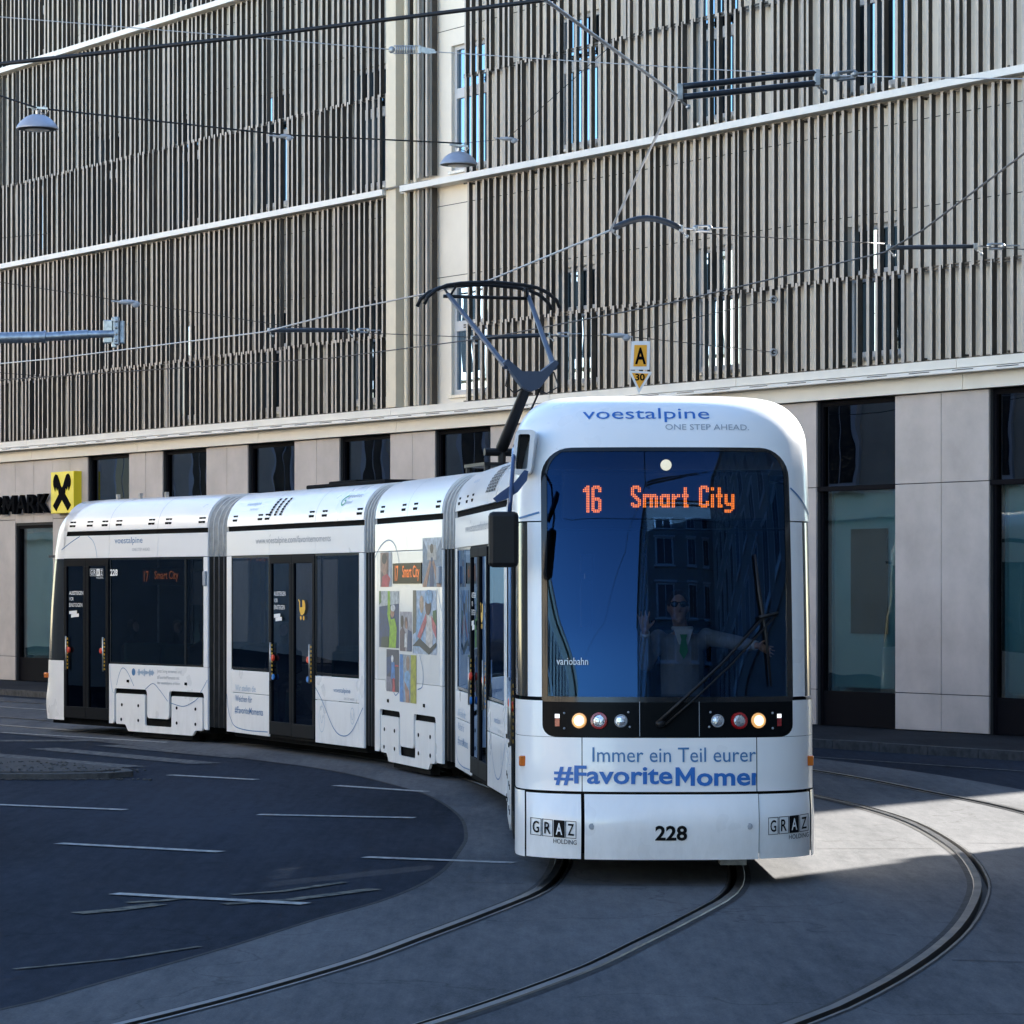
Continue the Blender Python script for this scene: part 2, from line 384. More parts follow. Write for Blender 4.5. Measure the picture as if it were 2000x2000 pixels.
mb=MB(); mb.add([(-300,-300,-.07),(300,-300,-.07),(300,400,-.07),(-300,400,-.07)],[(0,1,2,3)])
tag(mb.build('ground',M['asphalt']),kind='structure')
# asphalt carriageway inside the bend (one sheet up to the slab edge), and outside of it
mb=MB(); poly=[(p.x,p.y,0) for p in bnd]
rows=[[Vector((p.x,p.y,0)),Vector((min(-60,p.x-30),p.y,0))] for p in bnd]
mb.grid(rows); road=tag(mb.build('road',M['asphalt']),kind='structure')
mb=MB(); rows=[[Vector((p.x,p.y,0)),Vector((max(60,p.x+30),p.y-(8 if i<60 else 0),0))] for i,p in enumerate(outer)]
mb.grid(rows); road2=tag(mb.build('road_outside_bend',M['asphalt']),kind='structure')
g=.083
slabs=[ribbon('track_slab',bnd,offset(rail1,-g),.004,M['concrete']),ribbon('track_slab',offset(rail1,g),offset(rail2,-g),.004,M['concrete']),
 ribbon('track_slab',offset(rail2,g),offset(rail3,-g),.004,M['concrete']),ribbon('track_slab',offset(rail3,g),offset(rail4,-g),.004,M['concrete']),
 ribbon('track_slab',offset(rail4,g),outer,.004,M['concrete'])]
# painted markings (thin sheets, children of the road)
def strip(pts, w, m, z=.009, name='lane_marking', parent=None):
    c=[Vector(p).to_3d() if len(p)==2 else Vector(p) for p in pts]; L=offset(c,-w/2); Rr=offset(c,w/2)
    mb=MB(); rows=[]
    for a,b in zip(L,Rr): rows.append([Vector((a.x,a.y,z)),Vector((b.x,b.y,z))])
    mb.grid(rows); return mb.build(name,m,parent or road)
# transverse joints between the concrete slabs
pairs=[(bnd,rail1,slabs[0]),(rail1,rail2,slabs[1]),(rail2,rail3,slabs[2]),(rail3,rail4,slabs[3])]
for q,(ca,cb,par) in enumerate(pairs):
    i=20+q*2
    while i<NS-60:
        a=ca[i]; b_=min(cb,key=lambda p:(p-a).length); t=(b_-a).normalized()
        strip([a+t*.17,(a+b_)/2,b_-t*.17],.018,M['rail_edge'],.0075,'slab_joint',par); i+=rnd.choice((15,19,24))
# dark sealing joint along the slab edge
ribbon('slab_edge_joint',offset(bnd,-.035),offset(bnd,.0),.007,M['rail_edge'])
def make_rail(c, groove_right, label):
    s=1 if groove_right else -1
    # cross-section: offset, height, material of the segment that follows
    prof=[(-.092,.007,0),(-.046,.009,1),(-.041,.018,1),(.016,.018,2),(.018,-.05,2),(.062,-.05,1),(.064,.013,1),(.080,.011,0),(.092,.007,0)]
    if s<0: pr=[(-o,z) for o,z,_ in prof][::-1]; ms=[m for _,_,m in prof][:-1][::-1]
    else: pr=[(o,z) for o,z,_ in prof]; ms=[m for _,_,m in prof][:-1]
    cs=[offset(c,o) for o,_ in pr]
    root=empty('tram_rail',(c[120].x,c[120].y,0))
    groups={0:('filler_strip',M['rail_edge']),1:('rail_head',M['rail']),2:('flange_groove',M['groove'])}
    for gi,(nm,mt) in groups.items():
        b=MB()
        for k in range(len(pr)-1):
            if ms[k]!=gi: continue
            b.grid([[Vector((cs[k][i].x,cs[k][i].y,pr[k][1]))-root.location,Vector((cs[k+1][i].x,cs[k+1][i].y,pr[k+1][1]))-root.location] for i in range(NS)])
        b.build(nm,mt,root,smooth=30)
    return tag(root,label,'rail','grooved rails of the two tram tracks')
make_rail(rail1,True,'inner rail of the track under the tram, running along the dark asphalt')
make_rail(rail2,False,'outer rail of the track under the tram, curving out below its bumper')
make_rail(rail3,True,'inner rail of the empty track, bending tightly beside the tram')
make_rail(rail4,False,'outer rail of the empty track, nearest the building pavement')

for a,b in (((-6.4,33.9),(-3.91,32.53)),((-2.51,31.85),(-.95,31.4)),((-3.98,28.26),(-2.47,27.35)),((-1.23,26.82),(.02,26.26)),((-2.92,23.62),(-1.46,22.85)),((-4.1,38.58),(-2.99,37.63)),((-2.0,36.52),(-.95,35.43))):
    strip([a,Vector(a).lerp(Vector(b),.5),b],.15,M['paint'],.0095)
strip([(-7.9,49.9),(-6.5,48.4),(-5.0,46.7)],.12,M['paint'],.0095)
for a,b in (((-3.05,22.4),(-2.55,22.9)),((-2.2,22.9),(-1.75,23.2),(-1.05,23.95)),((-2.25,23.4),(-1.75,23.75),(-1.3,24.35)),((-3.2,16.1),(-2.55,19.1),(-2.0,19.9))) if False else ():
    pass
for pts,w in (([(-3.0,22.2),(-2.75,22.45),(-2.5,22.85)],.15),([(-2.05,22.85),(-1.6,23.15),(-1.02,24.0)],.13),([(-2.05,23.55),(-1.7,23.8),(-1.28,24.55)],.08),([(-2.75,22.95),(-2.5,23.1),(-2.3,23.4)],.09),([(-2.93,18.95),(-2.4,19.45),(-1.95,20.15)],.05)):
    strip(pts,w,M['paint_yellow'],.008,'worn_marking')
for a,b,w in (((-7.6,44.1),(-4.75,40.3),.42),((-6.55,45.0),(-3.9,41.1),.45),((-5.75,45.9),(-3.55,42.55),.38),((-8.6,47.2),(-5.3,47.3),.5)):
    strip([a,Vector(a).lerp(Vector(b),.5),b],w,M['paint_worn'],.0085,'crosswalk_stripe')
# traffic island on the left
isl=[(-9,37.75),(-5.4,37.72),(-4.75,37.9),(-4.5,38.3),(-4.62,38.8),(-5.1,39.6),(-5.9,40.9),(-6.8,41.5),(-9.5,41.5)]
root=empty('traffic_island',(-6.5,39.5,0)); tag(root,'low weathered kerbed island with debris beside the crosswalk','traffic island')
mb=MB(); lx,ly=-6.5,39.5
mb.plate([(x,y) for x,y in isl],lambda a,b,t:Vector((a-lx,b-ly,.07 if t==0 else -.03))); mb.build('kerb_rim',M['kerb'],root,bevel=.02)
cx=sum(p[0] for p in isl)/9; cy=sum(p[1] for p in isl)/9
mb=MB(); mb.plate([(cx+(x-cx)*.9,cy+(y-cy)*.86) for x,y in isl],lambda a,b,t:Vector((a-lx,b-ly,.085 if t==0 else .0))); mb.build('gravel_top',M['island'],root)
mb=MB()
for k in range(260):
    a=rnd.choice([0,1]);
    if a: x=rnd.uniform(-6.5,-4.2); y=37.66+rnd.gauss(0,.05)
    else: x=rnd.uniform(-6.4,-4.5); y=rnd.uniform(37.8,40.2)
    inside = y>37.75 and x<-4.65-(y-38.5)*.6*(y>38.5)
    z=.09 if inside else .012; s=rnd.uniform(.008,.025)
    mb.ball((x-lx,y-ly,z),(s,s*rnd.uniform(.6,1.4),s*.5),3)
tag(mb.build('debris',M['island'],root),kind='stuff')

# ================================================================= SLAT-CLAD BUILDING
BO=Vector((6.89,46.6,0)); BD=Vector((-.5587,.8294,0)); BN=Vector((-.8294,-.5587,0))
BROT=math.atan2(BD.y,BD.x)
def FP(s,o,z): return BO+BD*s+BN*o+Vector((0,0,z))
# pavement and kerb in front of it
mb=MB(); mb.add([FP(-8,-.4,.12),FP(75,-.4,.12),FP(75,2.78,.12),FP(-8,2.78,.12)],[(0,1,2,3)])
pv=tag(mb.build('pavement',M['pavement']),kind='structure')
s=-8.0; k=0
kb=MB(); kb.box(0,.985,0,.14,-.02,.124); kme=kb.mesh('kerb_stone',M['kerb'])
while s<44:
    o=inst('kerb_stone',kme,pv,tuple(FP(s,2.78,0)+Vector((0,0,rnd.uniform(-.004,.004)))),(0,0,BROT)); s+=1.0
strip([FP(-8,4.55,0),FP(20,4.55,0),FP(60,4.55,0)],.10,M['paint_worn'],.009,'edge_line',road2)

bld=empty('slat_clad_building',tuple(BO),BROT)
tag(bld,'long office building clad in vertical bronze slats above a stone-panelled ground floor','building')
S0=-4.76; S1=110.0; ZT=16.15
def lbox(name, s0,s1,o0,o1,z0,z1, m, parent=None, bevel=0):
    b=MB(); b.box(s0,s1,o0,o1,z0,z1); return b.build(name,m,parent or bld,bevel=bevel)
# ---- upper wall with window openings
winr=[(-2.35,-1.0),(1.84,3.15),(5.84,7.0),(9.68,10.9),(13.08,14.3)]
winl=[(16.48,17.82),(20.1,21.4),(23.7,25.0),(27.3,28.6),(30.9,32.2),(34.5,35.8),(38.1,39.4)]
wz=[(5.74,7.76),(9.80,12.08),(14.3,15.9)]; sz=[5.45,9.62,14.1,16.15]
wall=MB(); 
for k in range(3):
    z0,z1=wz[k]; a,b=sz[k],sz[k+1]; prev=S0
    for w0,w1 in sorted(winr+winl)+[(S1,S1)]:
        mi=0 if w0<16.4 else 1
        if prev<15.5<w0:
            wall.box(prev,15.5,-.25,0,a,b,0); prev=15.5
        wall.box(prev,w0,-.25,0,a,b,mi)
        if w1>w0:
            wall.box(w0,w1,-.25,0,a,z0,mi); wall.box(w0,w1,-.25,0,z1,b,mi)
        prev=w1
wo=wall.build('upper_wall',[M['wall'],M['wall_dark']],bld)
# wall panel joints (thin recessed shadow lines, as raised dark strips a few mm proud)
jt=MB()
for k in range(3):
    for zz in (sz[k+1]-.42,sz[k+1]-1.72): jt.box(S0,15.5,.0,.004,zz,zz+.012); jt.box(15.5,44,.0,.004,zz,zz+.012)
    s=S0+.6
    while s<44: jt.box(s,s+.01,.0,.004,sz[k+1]-1.72,sz[k+1]-.05); s+=1.9
jt.build('panel_joint_lines',M['joint'],bld)
# rear body, roof and end wall
body=MB()
fp=[(S0+.02,-1.0),(S1,-1.0),(S1,-16),(S0+3.6,-16)]
body.plate(fp,lambda a,b,t:Vector((a,b,ZT if t==0 else 0))); body.build('rear_body',M['wall_dark'],bld)
lbox('end_wall',S0-.02,S0+.2,-1.02,-.26,.0,ZT,M['wall']); lbox('roof_edge',S0-.1,S1,-1.3,.35,ZT,ZT+.25,M['ledge'])
# ---- windows
def window(parent,w0,w1,z0,z1,trans=None,oo=-.12):
    f=MB(); t=.075
    f.box(w0,w1,oo-.03,oo+.05,z0,z0+t*1.3); f.box(w0,w1,oo-.03,oo+.05,z1-t,z1)
    f.box(w0,w0+t,oo-.03,oo+.05,z0+t*1.3,z1-t); f.box(w1-t,w1,oo-.03,oo+.05,z0+t*1.3,z1-t)
    if trans: f.box(w0+t,w1-t,oo-.03,oo+.05,trans-.09,trans+.09)
    wd=f.build('window',M['frame'],parent)
    p=MB(); p.box(w0+t,w1-t,oo,oo+.012,z0+t,(trans or z1)-.05); p.build('pane',M['glass_f'],wd)
    if trans: p=MB(); p.box(w0+t,w1-t,oo,oo+.012,trans+.05,z1-.04); p.build('pane',M['glass_f'],wd)
    sl=MB(); sl.box(w0-.04,w1+.04,-.1,.05,z0-.05,z0); sl.build('sill',M['alu'],wd)
for k in range(3):
    for w0,w1 in winr+winl: window(bld,w0,w1,wz[k][0],wz[k][1],wz[k][0]+(wz[k][1]-wz[k][0])*.62)
lbox('room_backing',S0+.1,44,-.24,-.235,5.5,16.1,M['joint'])
# ---- ledges, fascia, gutter
for z in (9.60,14.08):
    for a,b in ((S0,15.6),(16.22,44)):
        lbox('ledge',a,b,.0,.30,z-.05,z+.06,M['ledge'])
    lbox('ledge',15.6,16.22,-.01,.12,z-.05,z+.06,M['ledge'])
s=S0
while s<40:
    lbox('fascia_panel',s+.006,min(s+5.2,40)-.006,-.03,.10,5.14,5.37,M['fascia']); 
    lbox('parapet_panel',s+.006,min(s+5.2,40)-.006,-.03,.22,5.45,5.58,M['fascia']); s+=5.2
lbox('gutter',S0,40,.0,.30,5.375,5.43,M['ledge'])
gd=MB(); s=S0
while s<40: gd.box(s,s+.45,.30,.303,5.405,5.417); s+=.95
gd.build('gutter_slots',M['joint'],bld)
lbox('fascia_shadow_gap',S0,40,-.03,.09,5.43,5.45,M['joint'])
# ---- fins ("slats")
rows=[(5.60,6.98),(6.93,9.52),(9.68,11.47),(11.42,14.0),(14.16,16.1)]
FW,FD=.052,.082
def fin_geom(mb,h,x=0,y=0,z=0,rz=0,dw=0):
    w=FW/2+dw; c,s_=math.cos(rz),math.sin(rz)
    vs=[]
    for zz in (0,h):
        for a,b in ((-w,0),(w,0),(w,FD),(-w,FD)): vs.append((x+a*c-b*s_,y+a*s_+b*c,z+zz))
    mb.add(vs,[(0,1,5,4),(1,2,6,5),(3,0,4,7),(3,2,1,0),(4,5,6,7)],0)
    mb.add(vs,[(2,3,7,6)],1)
fms=[]
for z0,z1 in rows:
    b=MB(); fin_geom(b,z1-z0); fms.append(b.mesh('slat',[M['fin'],M['fin_edge_lit']]))
fins=[]
for r,(z0,z1) in enumerate(rows):
    rr=random.Random(100+r); s=S0+.12+(.11 if r%2 else 0)
    while s<44:
        if not (13.68<s<16.2):
            off=.075+rr.choice((0,0,.02)); rz=rr.uniform(-.12,.25) if rr.random()<.8 else rr.uniform(-.4,.5)
            c=FP(s,off+.05,0); px=1000+FOC*c.x/c.y; top=HOR-FOC*(z1-EYE_H)/c.y; bot=HOR-FOC*(z0-EYE_H)/c.y
            vis=max(0,min(bot,2000)-max(top,0)) if 0<px<2000 else 0
            if r<2 and 960<px<1600: vis*=.9
            fins.append((vis*FOC/c.y,r,s,off,z0,z1,rz))
        s+=.219+rr.uniform(-.042,.042)
fins.sort(key=lambda q:-q[0])
for q in fins[:300]:
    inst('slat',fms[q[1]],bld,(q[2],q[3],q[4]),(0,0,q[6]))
b=MB()
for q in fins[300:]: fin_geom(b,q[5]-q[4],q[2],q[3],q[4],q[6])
tag(b.build('far_slats',[M['fin'],M['fin_edge_lit']],bld,fix=False),kind='stuff')
rl=MB()
for z0,z1 in rows:
    for a,e in ((S0,13.7),(16.25,44)):
        rl.box(a,e,.10,.13,z0-.012,z0+.014); rl.box(a,e,.10,.13,z1-.02,z1+.008)
rl.build('slat_rails',M['fin'],bld)
br=MB()
for z0,z1 in rows:
    s=S0+.5
    while s<44:
        if not 13.7<s<16.2: br.box(s,s+.03,0,.10,z0+.02,z0+.05); br.box(s,s+.03,0,.10,z1-.05,z1-.02)
        s+=.93
br.build('slat_brackets',M['fin'],bld); tag(col.objects[-1],kind='stuff')
# ---- recess with downpipe between the two wings
for k in range(3):
    z0,z1=sz[k]+.15,sz[k+1]-.06
    for s_,m in ((14.74,'fin'),(14.90,'fin_edge_lit'),(15.02,'fin'),(15.18,'fin_edge_lit'),(15.50,'fin')):
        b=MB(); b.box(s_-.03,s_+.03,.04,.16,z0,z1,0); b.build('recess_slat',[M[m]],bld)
pp=MB(); pp.tube([(15.62,.12,5.6),(15.62,.12,16.1)],.055,12); pp.tube([(15.35,.1,5.6),(15.35,.1,16.1)],.045,12)
pp.build('downpipe',M['cream'],bld,smooth=40)
lbox('wing_end_sheet',15.86,16.2,-.02,.22,5.6,16.1,M['cream'])
for z in (9.66,14.14): 
    b=MB()
    for yy in (.12,.26): b.bar((14.6,yy,z),(16.2,yy,z),.03,.03)
    for xx in (14.7,15.2,15.7,16.15): b.bar((xx,.02,z),(xx,.27,z),.03,.04)
    b.build('recess_bracket',M['fin'],bld)
# ---- ground floor
bays=[(-5.9+1.2,-4.2),(-1.88,-.02),(2.05,3.9),(5.9,7.75),(9.6,11.4),(13.02,14.85),(16.41,18.25),(19.97,21.83),(23.57,25.48),(27.02,28.98),(30.73,32.68),(34.5,36.4),(38.2,40.0)]
bk=MB(); prev=S0
for w0,w1 in bays+[(44,44)]:
    if w0>prev: bk.box(prev,w0,-.3,-.035,0,5.14)
    if abs(w0-30.73)<.01: bk.box(w0,w1,-.3,-.035,3.67,5.14)
    prev=w1
bk.build('ground_floor_wall',M['joint'],bld)
def panel(s0,s1,z0,z1):
    e=.006; b=MB(); b.box(s0+e,s1-e,-.03,rnd.uniform(.0,.003),z0+e,z1-e); b.build('stone_panel',M['stone'],bld,bevel=.003)
prev=S0
for w0,w1 in bays+[(41.5,41.5)]:
    if w0-prev>.3:
        n=2; 
        for i in range(n):
            a=prev+(w0-prev)*i/n; c=prev+(w0-prev)*(i+1)/n
            for z0,z1 in ((.13,.68),(.68,3.80),(3.80,5.13)): panel(a,c,z0,z1)
    prev=w1
for i in range(2): panel(30.73+.975*i,30.73+.975*(i+1),3.72,5.13)
for w0,w1 in bays:
    low=abs(w0-30.73)<.01; zt=3.67 if low else 5.12
    f=MB(); t=.07; oo=-.14
    f.box(w0,w1,oo-.05,oo+.06,zt-t,zt); f.box(w0,w0+t,oo-.05,oo+.06,.13,zt-t); f.box(w1-t,w1,oo-.05,oo+.06,.13,zt-t)
    f.box(w0+t,w1-t,oo-.05,oo+.05,.13,.66)
    wd=f.build('shop_window',M['dframe'],bld)
    if not low:
        b=MB(); b.box(w0+.01,w1-.01,oo-.03,oo+.13,3.74,3.81); b.build('transom',M['dframe'],wd)
        b=MB(); b.box(w0+t,w1-t,oo,oo+.012,3.81,zt-t); b.build('upper_pane',M['glass_gu'],wd)
    b=MB(); b.box(w0+t,w1-t,oo,oo+.012,.66,3.6 if low else 3.74); b.build('lower_pane',M['glass_g'],wd)
    b=MB(); b.box(w0,w1,-.46,-.44,.13,5.1); b.box(w0,w0+.02,-.44,-.31,.13,5.1); b.box(w1-.02,w1,-.44,-.31,.13,5.1); b.box(w0,w1,-.44,-.31,.1,.13); b.box(w0,w1,-.44,-.31,5.1,5.13)
    b.build('room_lining',M['inner'],wd)
    b=MB(); b.box(w0+t+.02,w1-t-.10,oo-.09,oo-.085,.72,(3.5 if low else 3.70)); b.build('blind',M['blind'],wd)
    if not low: b=MB(); c=(w0+w1)/2-.1; b.box(c-.42,c+.42,oo-.07,oo-.04,1.55,3.15,0); b.build('display_screen',M['bandblack'],wd)
# building sign
cube=empty('sign_cube',tuple(FP(29.85,0,3.9)),BROT); tag(cube,'square yellow sign with a black crossed gable emblem on the stone wall','sign')
b=MB(); b.box(-.57,.57,.0,.2,0,.92); b.build('sign_box',M['yellow'],cube,bevel=.01)
def mirx(P): return [(-x,y) for x,y in P]
beam=[(-.36,.17),(-.23,.05),(.13,.44),(.15,.57),(.19,.50),(.24,.60),(.27,.49),(.345,.62),(.35,.72),(.31,.82),(.25,.87),(.18,.85),(.12,.76),(.05,.62),(-.03,.53)]
b=MB()
for P in (beam,mirx(beam)): b.plate(P,lambda a,c,t:Vector((a*1.25,.208-.008*t+(.002 if P is beam else 0),c)))
b.build('gable_emblem',M['black_l'],cube)
lt=empty('wall_lettering',tuple(FP(30.72,0,3.93)),BROT); tag(lt,'black channel letters RMARK on the stone wall beside the yellow sign','lettering')
x=0
for ch,wd in zip('KRAMR',(.50,.46,.52,.62,.46)):
    b=MB(); vs,fs=text_fit(ch,wd,.43,bold=.014)
    if ch=='M': vs,fs=[(a_*wd,c_*.43) for a_,c_ in ((.0,0),(.2,0),(.2,.58),(.5,.14),(.8,.58),(.8,0),(1,0),(1,1),(.8,1),(.5,.5),(.2,1),(0,1))],[(0,1,2,11),(2,9,10,11),(2,3,9),(3,4,9),(4,7,8,9),(4,5,6,7)]
    n=len(vs); b.add([(x+wd-a,.10,c) for a,c in vs],fs)
    b2=bmesh.new()
    o=b.build('letter',M['black_l'],lt,fix=False)
    sm=o.modifiers.new('depth','SOLIDIFY'); sm.thickness=.10; sm.offset=0
    b2.free(); x+=wd+.075

# ================================================================= BUILDINGS AROUND (out of frame, seen in reflections and casting the shade)
M['stucco']=mat('cream_stucco',(.76,.66,.50),.8,var=.12,vscale=1.0,bump=.1)
M['stucco2']=mat('grey_stucco',(.30,.29,.28),.8,var=.15,vscale=.8,bump=.1)
M['rooftile']=mat('roof_tile',(.20,.09,.06),.8,var=.3,vscale=6)
M['darkpane']=mat('dark_pane',(.02,.025,.03),.08)
def house(name,label,foot,h,m,fronts,ground=4.2,storey=3.9,pitch=2.9,rh=2.6):
    cx=sum(p[0] for p in foot)/len(foot); cy=sum(p[1] for p in foot)/len(foot)
    root=empty(name,(cx,cy,0)); tag(root,label,'building')
    b=MB(); b.plate([(x-cx,y-cy) for x,y in foot],lambda a,c,t:Vector((a,c,h if t==0 else -.02))); b.build('wall',m,root)
    b=MB(); n=len(foot); k=.45
    lo=[((x-cx)*1.03,(y-cy)*1.03,h) for x,y in foot]; hi=[((x-cx)*k,(y-cy)*k,h+rh) for x,y in foot]
    b.add(lo+hi,[(i,(i+1)%n,n+(i+1)%n,n+i) for i in range(n)]+[tuple(range(n,2*n))]); b.build('roof',M['rooftile'],root)
    fw=MB(); fw.box(-.72,.72,0,.10,-1.25,1.25); fw.box(-.9,.9,0,.22,1.3,1.45); fw.box(-.85,.85,0,.2,-1.38,-1.27)
    fme=fw.mesh('window',M['whiteprint']); pw=MB(); pw.box(-.58,-.03,.09,.11,-1.12,1.12); pw.box(.03,.58,.09,.11,-1.12,1.12); pme=pw.mesh('pane',M['darkpane'])
    for i,j in fronts:
        p=Vector(foot[i]); q=Vector(foot[j]); d=(q-p); L=d.length; d.normalize(); nn=Vector((d.y,-d.x))
        if nn.dot((p+q)/2-Vector((cx,cy)))<0: nn=-nn
        ang=math.atan2(nn.y,nn.x)-math.pi/2
        cb=MB(); cb.bar((p.x-cx,p.y-cy,h-.3),(q.x-cx,q.y-cy,h-.3),.9,.5); cb.bar((p.x-cx,p.y-cy,ground),(q.x-cx,q.y-cy,ground),.4,.25); cb.build('cornice',m,root)
        z=ground+1.9
        while z<h-1.6:
            x=pitch*.6
            while x<L-pitch*.4:
                c=p+d*x
                w=inst('window',fme,root,(c.x-cx,c.y-cy,z),(0,0,ang)); inst('pane',pme,w)
                x+=pitch
            z+=storey
    return root
c0=FP(5,22,0); c1=FP(125,22,0); c2=FP(125,36,0); c3=FP(5,36,0)
house('stucco_house','cream stucco house with rows of white framed windows opposite the slat facade',[(c0.x,c0.y),(c1.x,c1.y),(c2.x,c2.y),(c3.x,c3.y)],13.9,M['stucco'],[(0,1),(0,3)],rh=.3)
house('corner_house','grey stucco corner house with heavy cornice shading the tracks',[(10.0,35.0),(10.2,-5),(26,-5),(30,52)],25,M['stucco2'],[(0,1)])
house('street_house','grey stucco house behind the tracks down the street',[(1.9,-9),(-1.5,-60),(22,-60),(22,-9)],27,M['stucco2'],[(0,1),(0,3)])
house('end_house','tall cream house closing the street behind the junction',[(-16,-62),(3,-64),(3,-78),(-16,-78)],15,M['stucco'],[(0,1)])
house('bounce_house','low cream house out of view, added to bounce warm light onto the tram',[(-25,20),(-27,-14),(-40,-14),(-39,20)],9.5,M['stucco'],[(0,1),(0,3)],rh=1.5)  # invented house, unseen, placed as a warm reflector for the tram sides
# ================================================================= TRAM
TL=Vector((.4,35,0))
tram=empty('tram',tuple(TL)); tag(tram,'white low-floor articulated tram with five sections rounding the bend','tram')
HW=1.15
class Sec: pass
def make_sec(R,F,L=None):
    s=Sec(); R=Vector(R).to_3d(); F=Vector(F).to_3d(); d=(F-R); s.L=L or d.length; d.normalize(); s.d=d; s.left=Vector((-d.y,d.x,0))
    s.o=R+s.left*HW; s.rz=math.atan2(d.y,d.x)
    s.w=lambda x,y,z,s=s: s.o+s.d*x+s.left*y+Vector((0,0,z))
    s.ob=None; return s
SE=make_sec((-6.963,49.98),(-4.387,46.43)); SD=make_sec((-4.067,45.89),(-1.887,41.06)); SC=make_sec((-1.726,40.55),(-.8116,37.48))
SB=make_sec((-.650,36.84),(-.06,31.57)); SA=make_sec((-.055,31.1),(.040,24.17))
ZG=3.60
def WR(z,zc=3.12,zt=3.60,rc=.45):
    if z<=zc: return HW
    k=min(1,(z-zc)/(zt-zc)); return HW-rc+rc*math.sqrt(max(0,1-k*k))
def roof_prof(side=-1,zt=3.60):
    zs=[3.12+(zt-3.12)*math.sin(i/10*math.pi/2) for i in range(11)]
    return [(side*WR(z,3.12,zt),z) for z in zs]
def section_shell(s,x0,x1):
    b=MB(); pr=[(-1.10,3.115)]+roof_prof(-1)+[(-.35,3.63),(.35,3.63)]+roof_prof(1)[::-1]+[(1.10,3.115)]
    b.grid([[Vector((x,y,z)) for y,z in pr] for x in (x0,x1)],0)
    for x in (x0,x1): b.add([(x,y,z) for y,z in pr],[tuple(range(len(pr)))],0)
    o=b.build('body_section',[M['white']],tram,smooth=35)
    o.location=s.o-TL; o.rotation_euler=(0,0,s.rz); s.ob=o; return o
def pbox(s,name,x0,x1,y0,y1,z0,z1,m,bevel=0):
    b=MB(); b.box(x0,x1,y0,y1,z0,z1); return b.build(name,m,s.ob,bevel=bevel)
def spanel(s,side,x0,x1,z0,z1,m=None,name='side_panel',t=.03,e=.004,pr=0):
    y=side*(HW+pr); return pbox(s,name,x0+e,x1-e,min(y,y-side*t),max(y,y-side*t),z0+e,z1-e,m or M['white'],.004)
def spane(s,side,x0,x1,z0=1.10,z1=2.70,m=None,name='window'):
    y=side*(HW-.012); b=MB(); b.add([(x0,y,z0),(x1,y,z0),(x1,y,z1),(x0,y,z1)],[(0,1,2,3)]); o=b.build(name,m or M['glass_t'],s.ob)
    r=MB(); t=.03; y2=y+side*.003
    for a,c,p,q in ((x0,x1,z0,z0+t),(x0,x1,z1-t,z1),(x0,x0+t,z0+t,z1-t),(x1-t,x1,z0+t,z1-t)): r.box(a,c,min(y,y2)-.004,max(y,y2),p,q)
    r.build('window_seal',M['tramblack'],s.ob); return o
def sdoor(s,x0,x1,side=-1):
    mid=(x0+x1)/2
    for a,c in ((x0+.02,mid-.004),(mid+.004,x1-.02)):
        f=MB(); y=side*(HW+.006); ya,yb=min(y,y-side*.045),max(y,y-side*.045); t=.085
        f.box(a,c,ya,yb,.24,.42); f.box(a,c,ya,yb,2.58,2.68); f.box(a,a+t,ya,yb,.42,2.58); f.box(c-t,c,ya,yb,.42,2.58)
        f.build('door_leaf',M['rubber'],s.ob,bevel=.006)
        g_=MB(); yy=y-side*.02; g_.add([(a+t,yy,.42),(c-t,yy,.42),(c-t,yy,2.58),(a+t,yy,2.58)],[(0,1,2,3)]); g_.build('door_pane',M['glass_t'],s.ob)
    pbox(s,'door_header',x0,x1,*sorted((side*(HW-.01),side*(HW-.04))),2.66,2.71,M['rubber'])
    for xx in (x0+.14,x1-.14):
        b=MB(); b.tube([(xx,side*(HW+.03),.98),(xx,side*(HW+.03),1.5)],.012,6); 
        b.build('grab_rail',M['alu'],s.ob,smooth=True)
        b=MB()
        for k in range(9): b.box(xx-.022,xx+.022,*sorted((side*(HW+.007),side*(HW+.0095))),1.0+k*.056,1.03+k*.056)
        tag(b.build('warning_stripes',M['stroller'],s.ob),kind='stuff')
    for xx in (x0+.2,x1-.22):
        b=MB(); b.lathe([(0,0),(.045,0),(.045,.02),(.03,.03),(0,.03)],14,Matrix.Translation((xx,side*(HW+.005),1.29))@Matrix.Rotation(rad(90),4,'X')); b.build('door_button',M['redbtn'],s.ob,smooth=30)
def under(s,x0,x1):
    pbox(s,'floor',x0,x1,-1.09,1.09,.30,.36,M['lining'])
    pbox(s,'underframe',x0+.1,x1-.1,-1.06,1.06,.14,.29,M['under'])
    pbox(s,'ceiling',x0,x1,-1.09,1.09,2.72,2.76,M['lining'])
def bands(s,x0,x1,joints=()):
    for side in (-1,1):
        xs=[x0]+list(joints)+[x1]
        for a,c in zip(xs,xs[1:]): spanel(s,side,a,c,2.70,3.05,name='cove_panel',e=.003)
        pbox(s,'gutter_recess',x0+.02,x1-.02,*sorted((side*1.07,side*1.118)),3.05,3.13,M['under'])
def far_side(s,x0,x1):
    spanel(s,1,x0,x1,.2,1.1); 
    n=max(1,int((x1-x0)/1.6)); w=(x1-x0)/n
    for k in range(n): spane(s,1,x0+k*w+.06,x0+(k+1)*w-.06,m=M['glass_far'])
    for k in range(n+1): spanel(s,1,max(x0,x0+k*w-.06),min(x1,x0+k*w+.06),1.1,2.7,name='pillar')
def side_pt(x,z,o=.0035):
    return Vector((x,-(WR(z)+o),z))
def stext(s,t,x0,x1,z0,z1=None,m='blue2',bold=0,name='lettering',sx=None,o=.0035):
    b=MB(); vs,fs=text_fit(t,x1-x0,None if z1 is None else z1-z0,bold); b.add([side_pt(x0+a,z0+c,o) for a,c in vs],fs); return b.build(name,M[m],s.ob,fix=False)
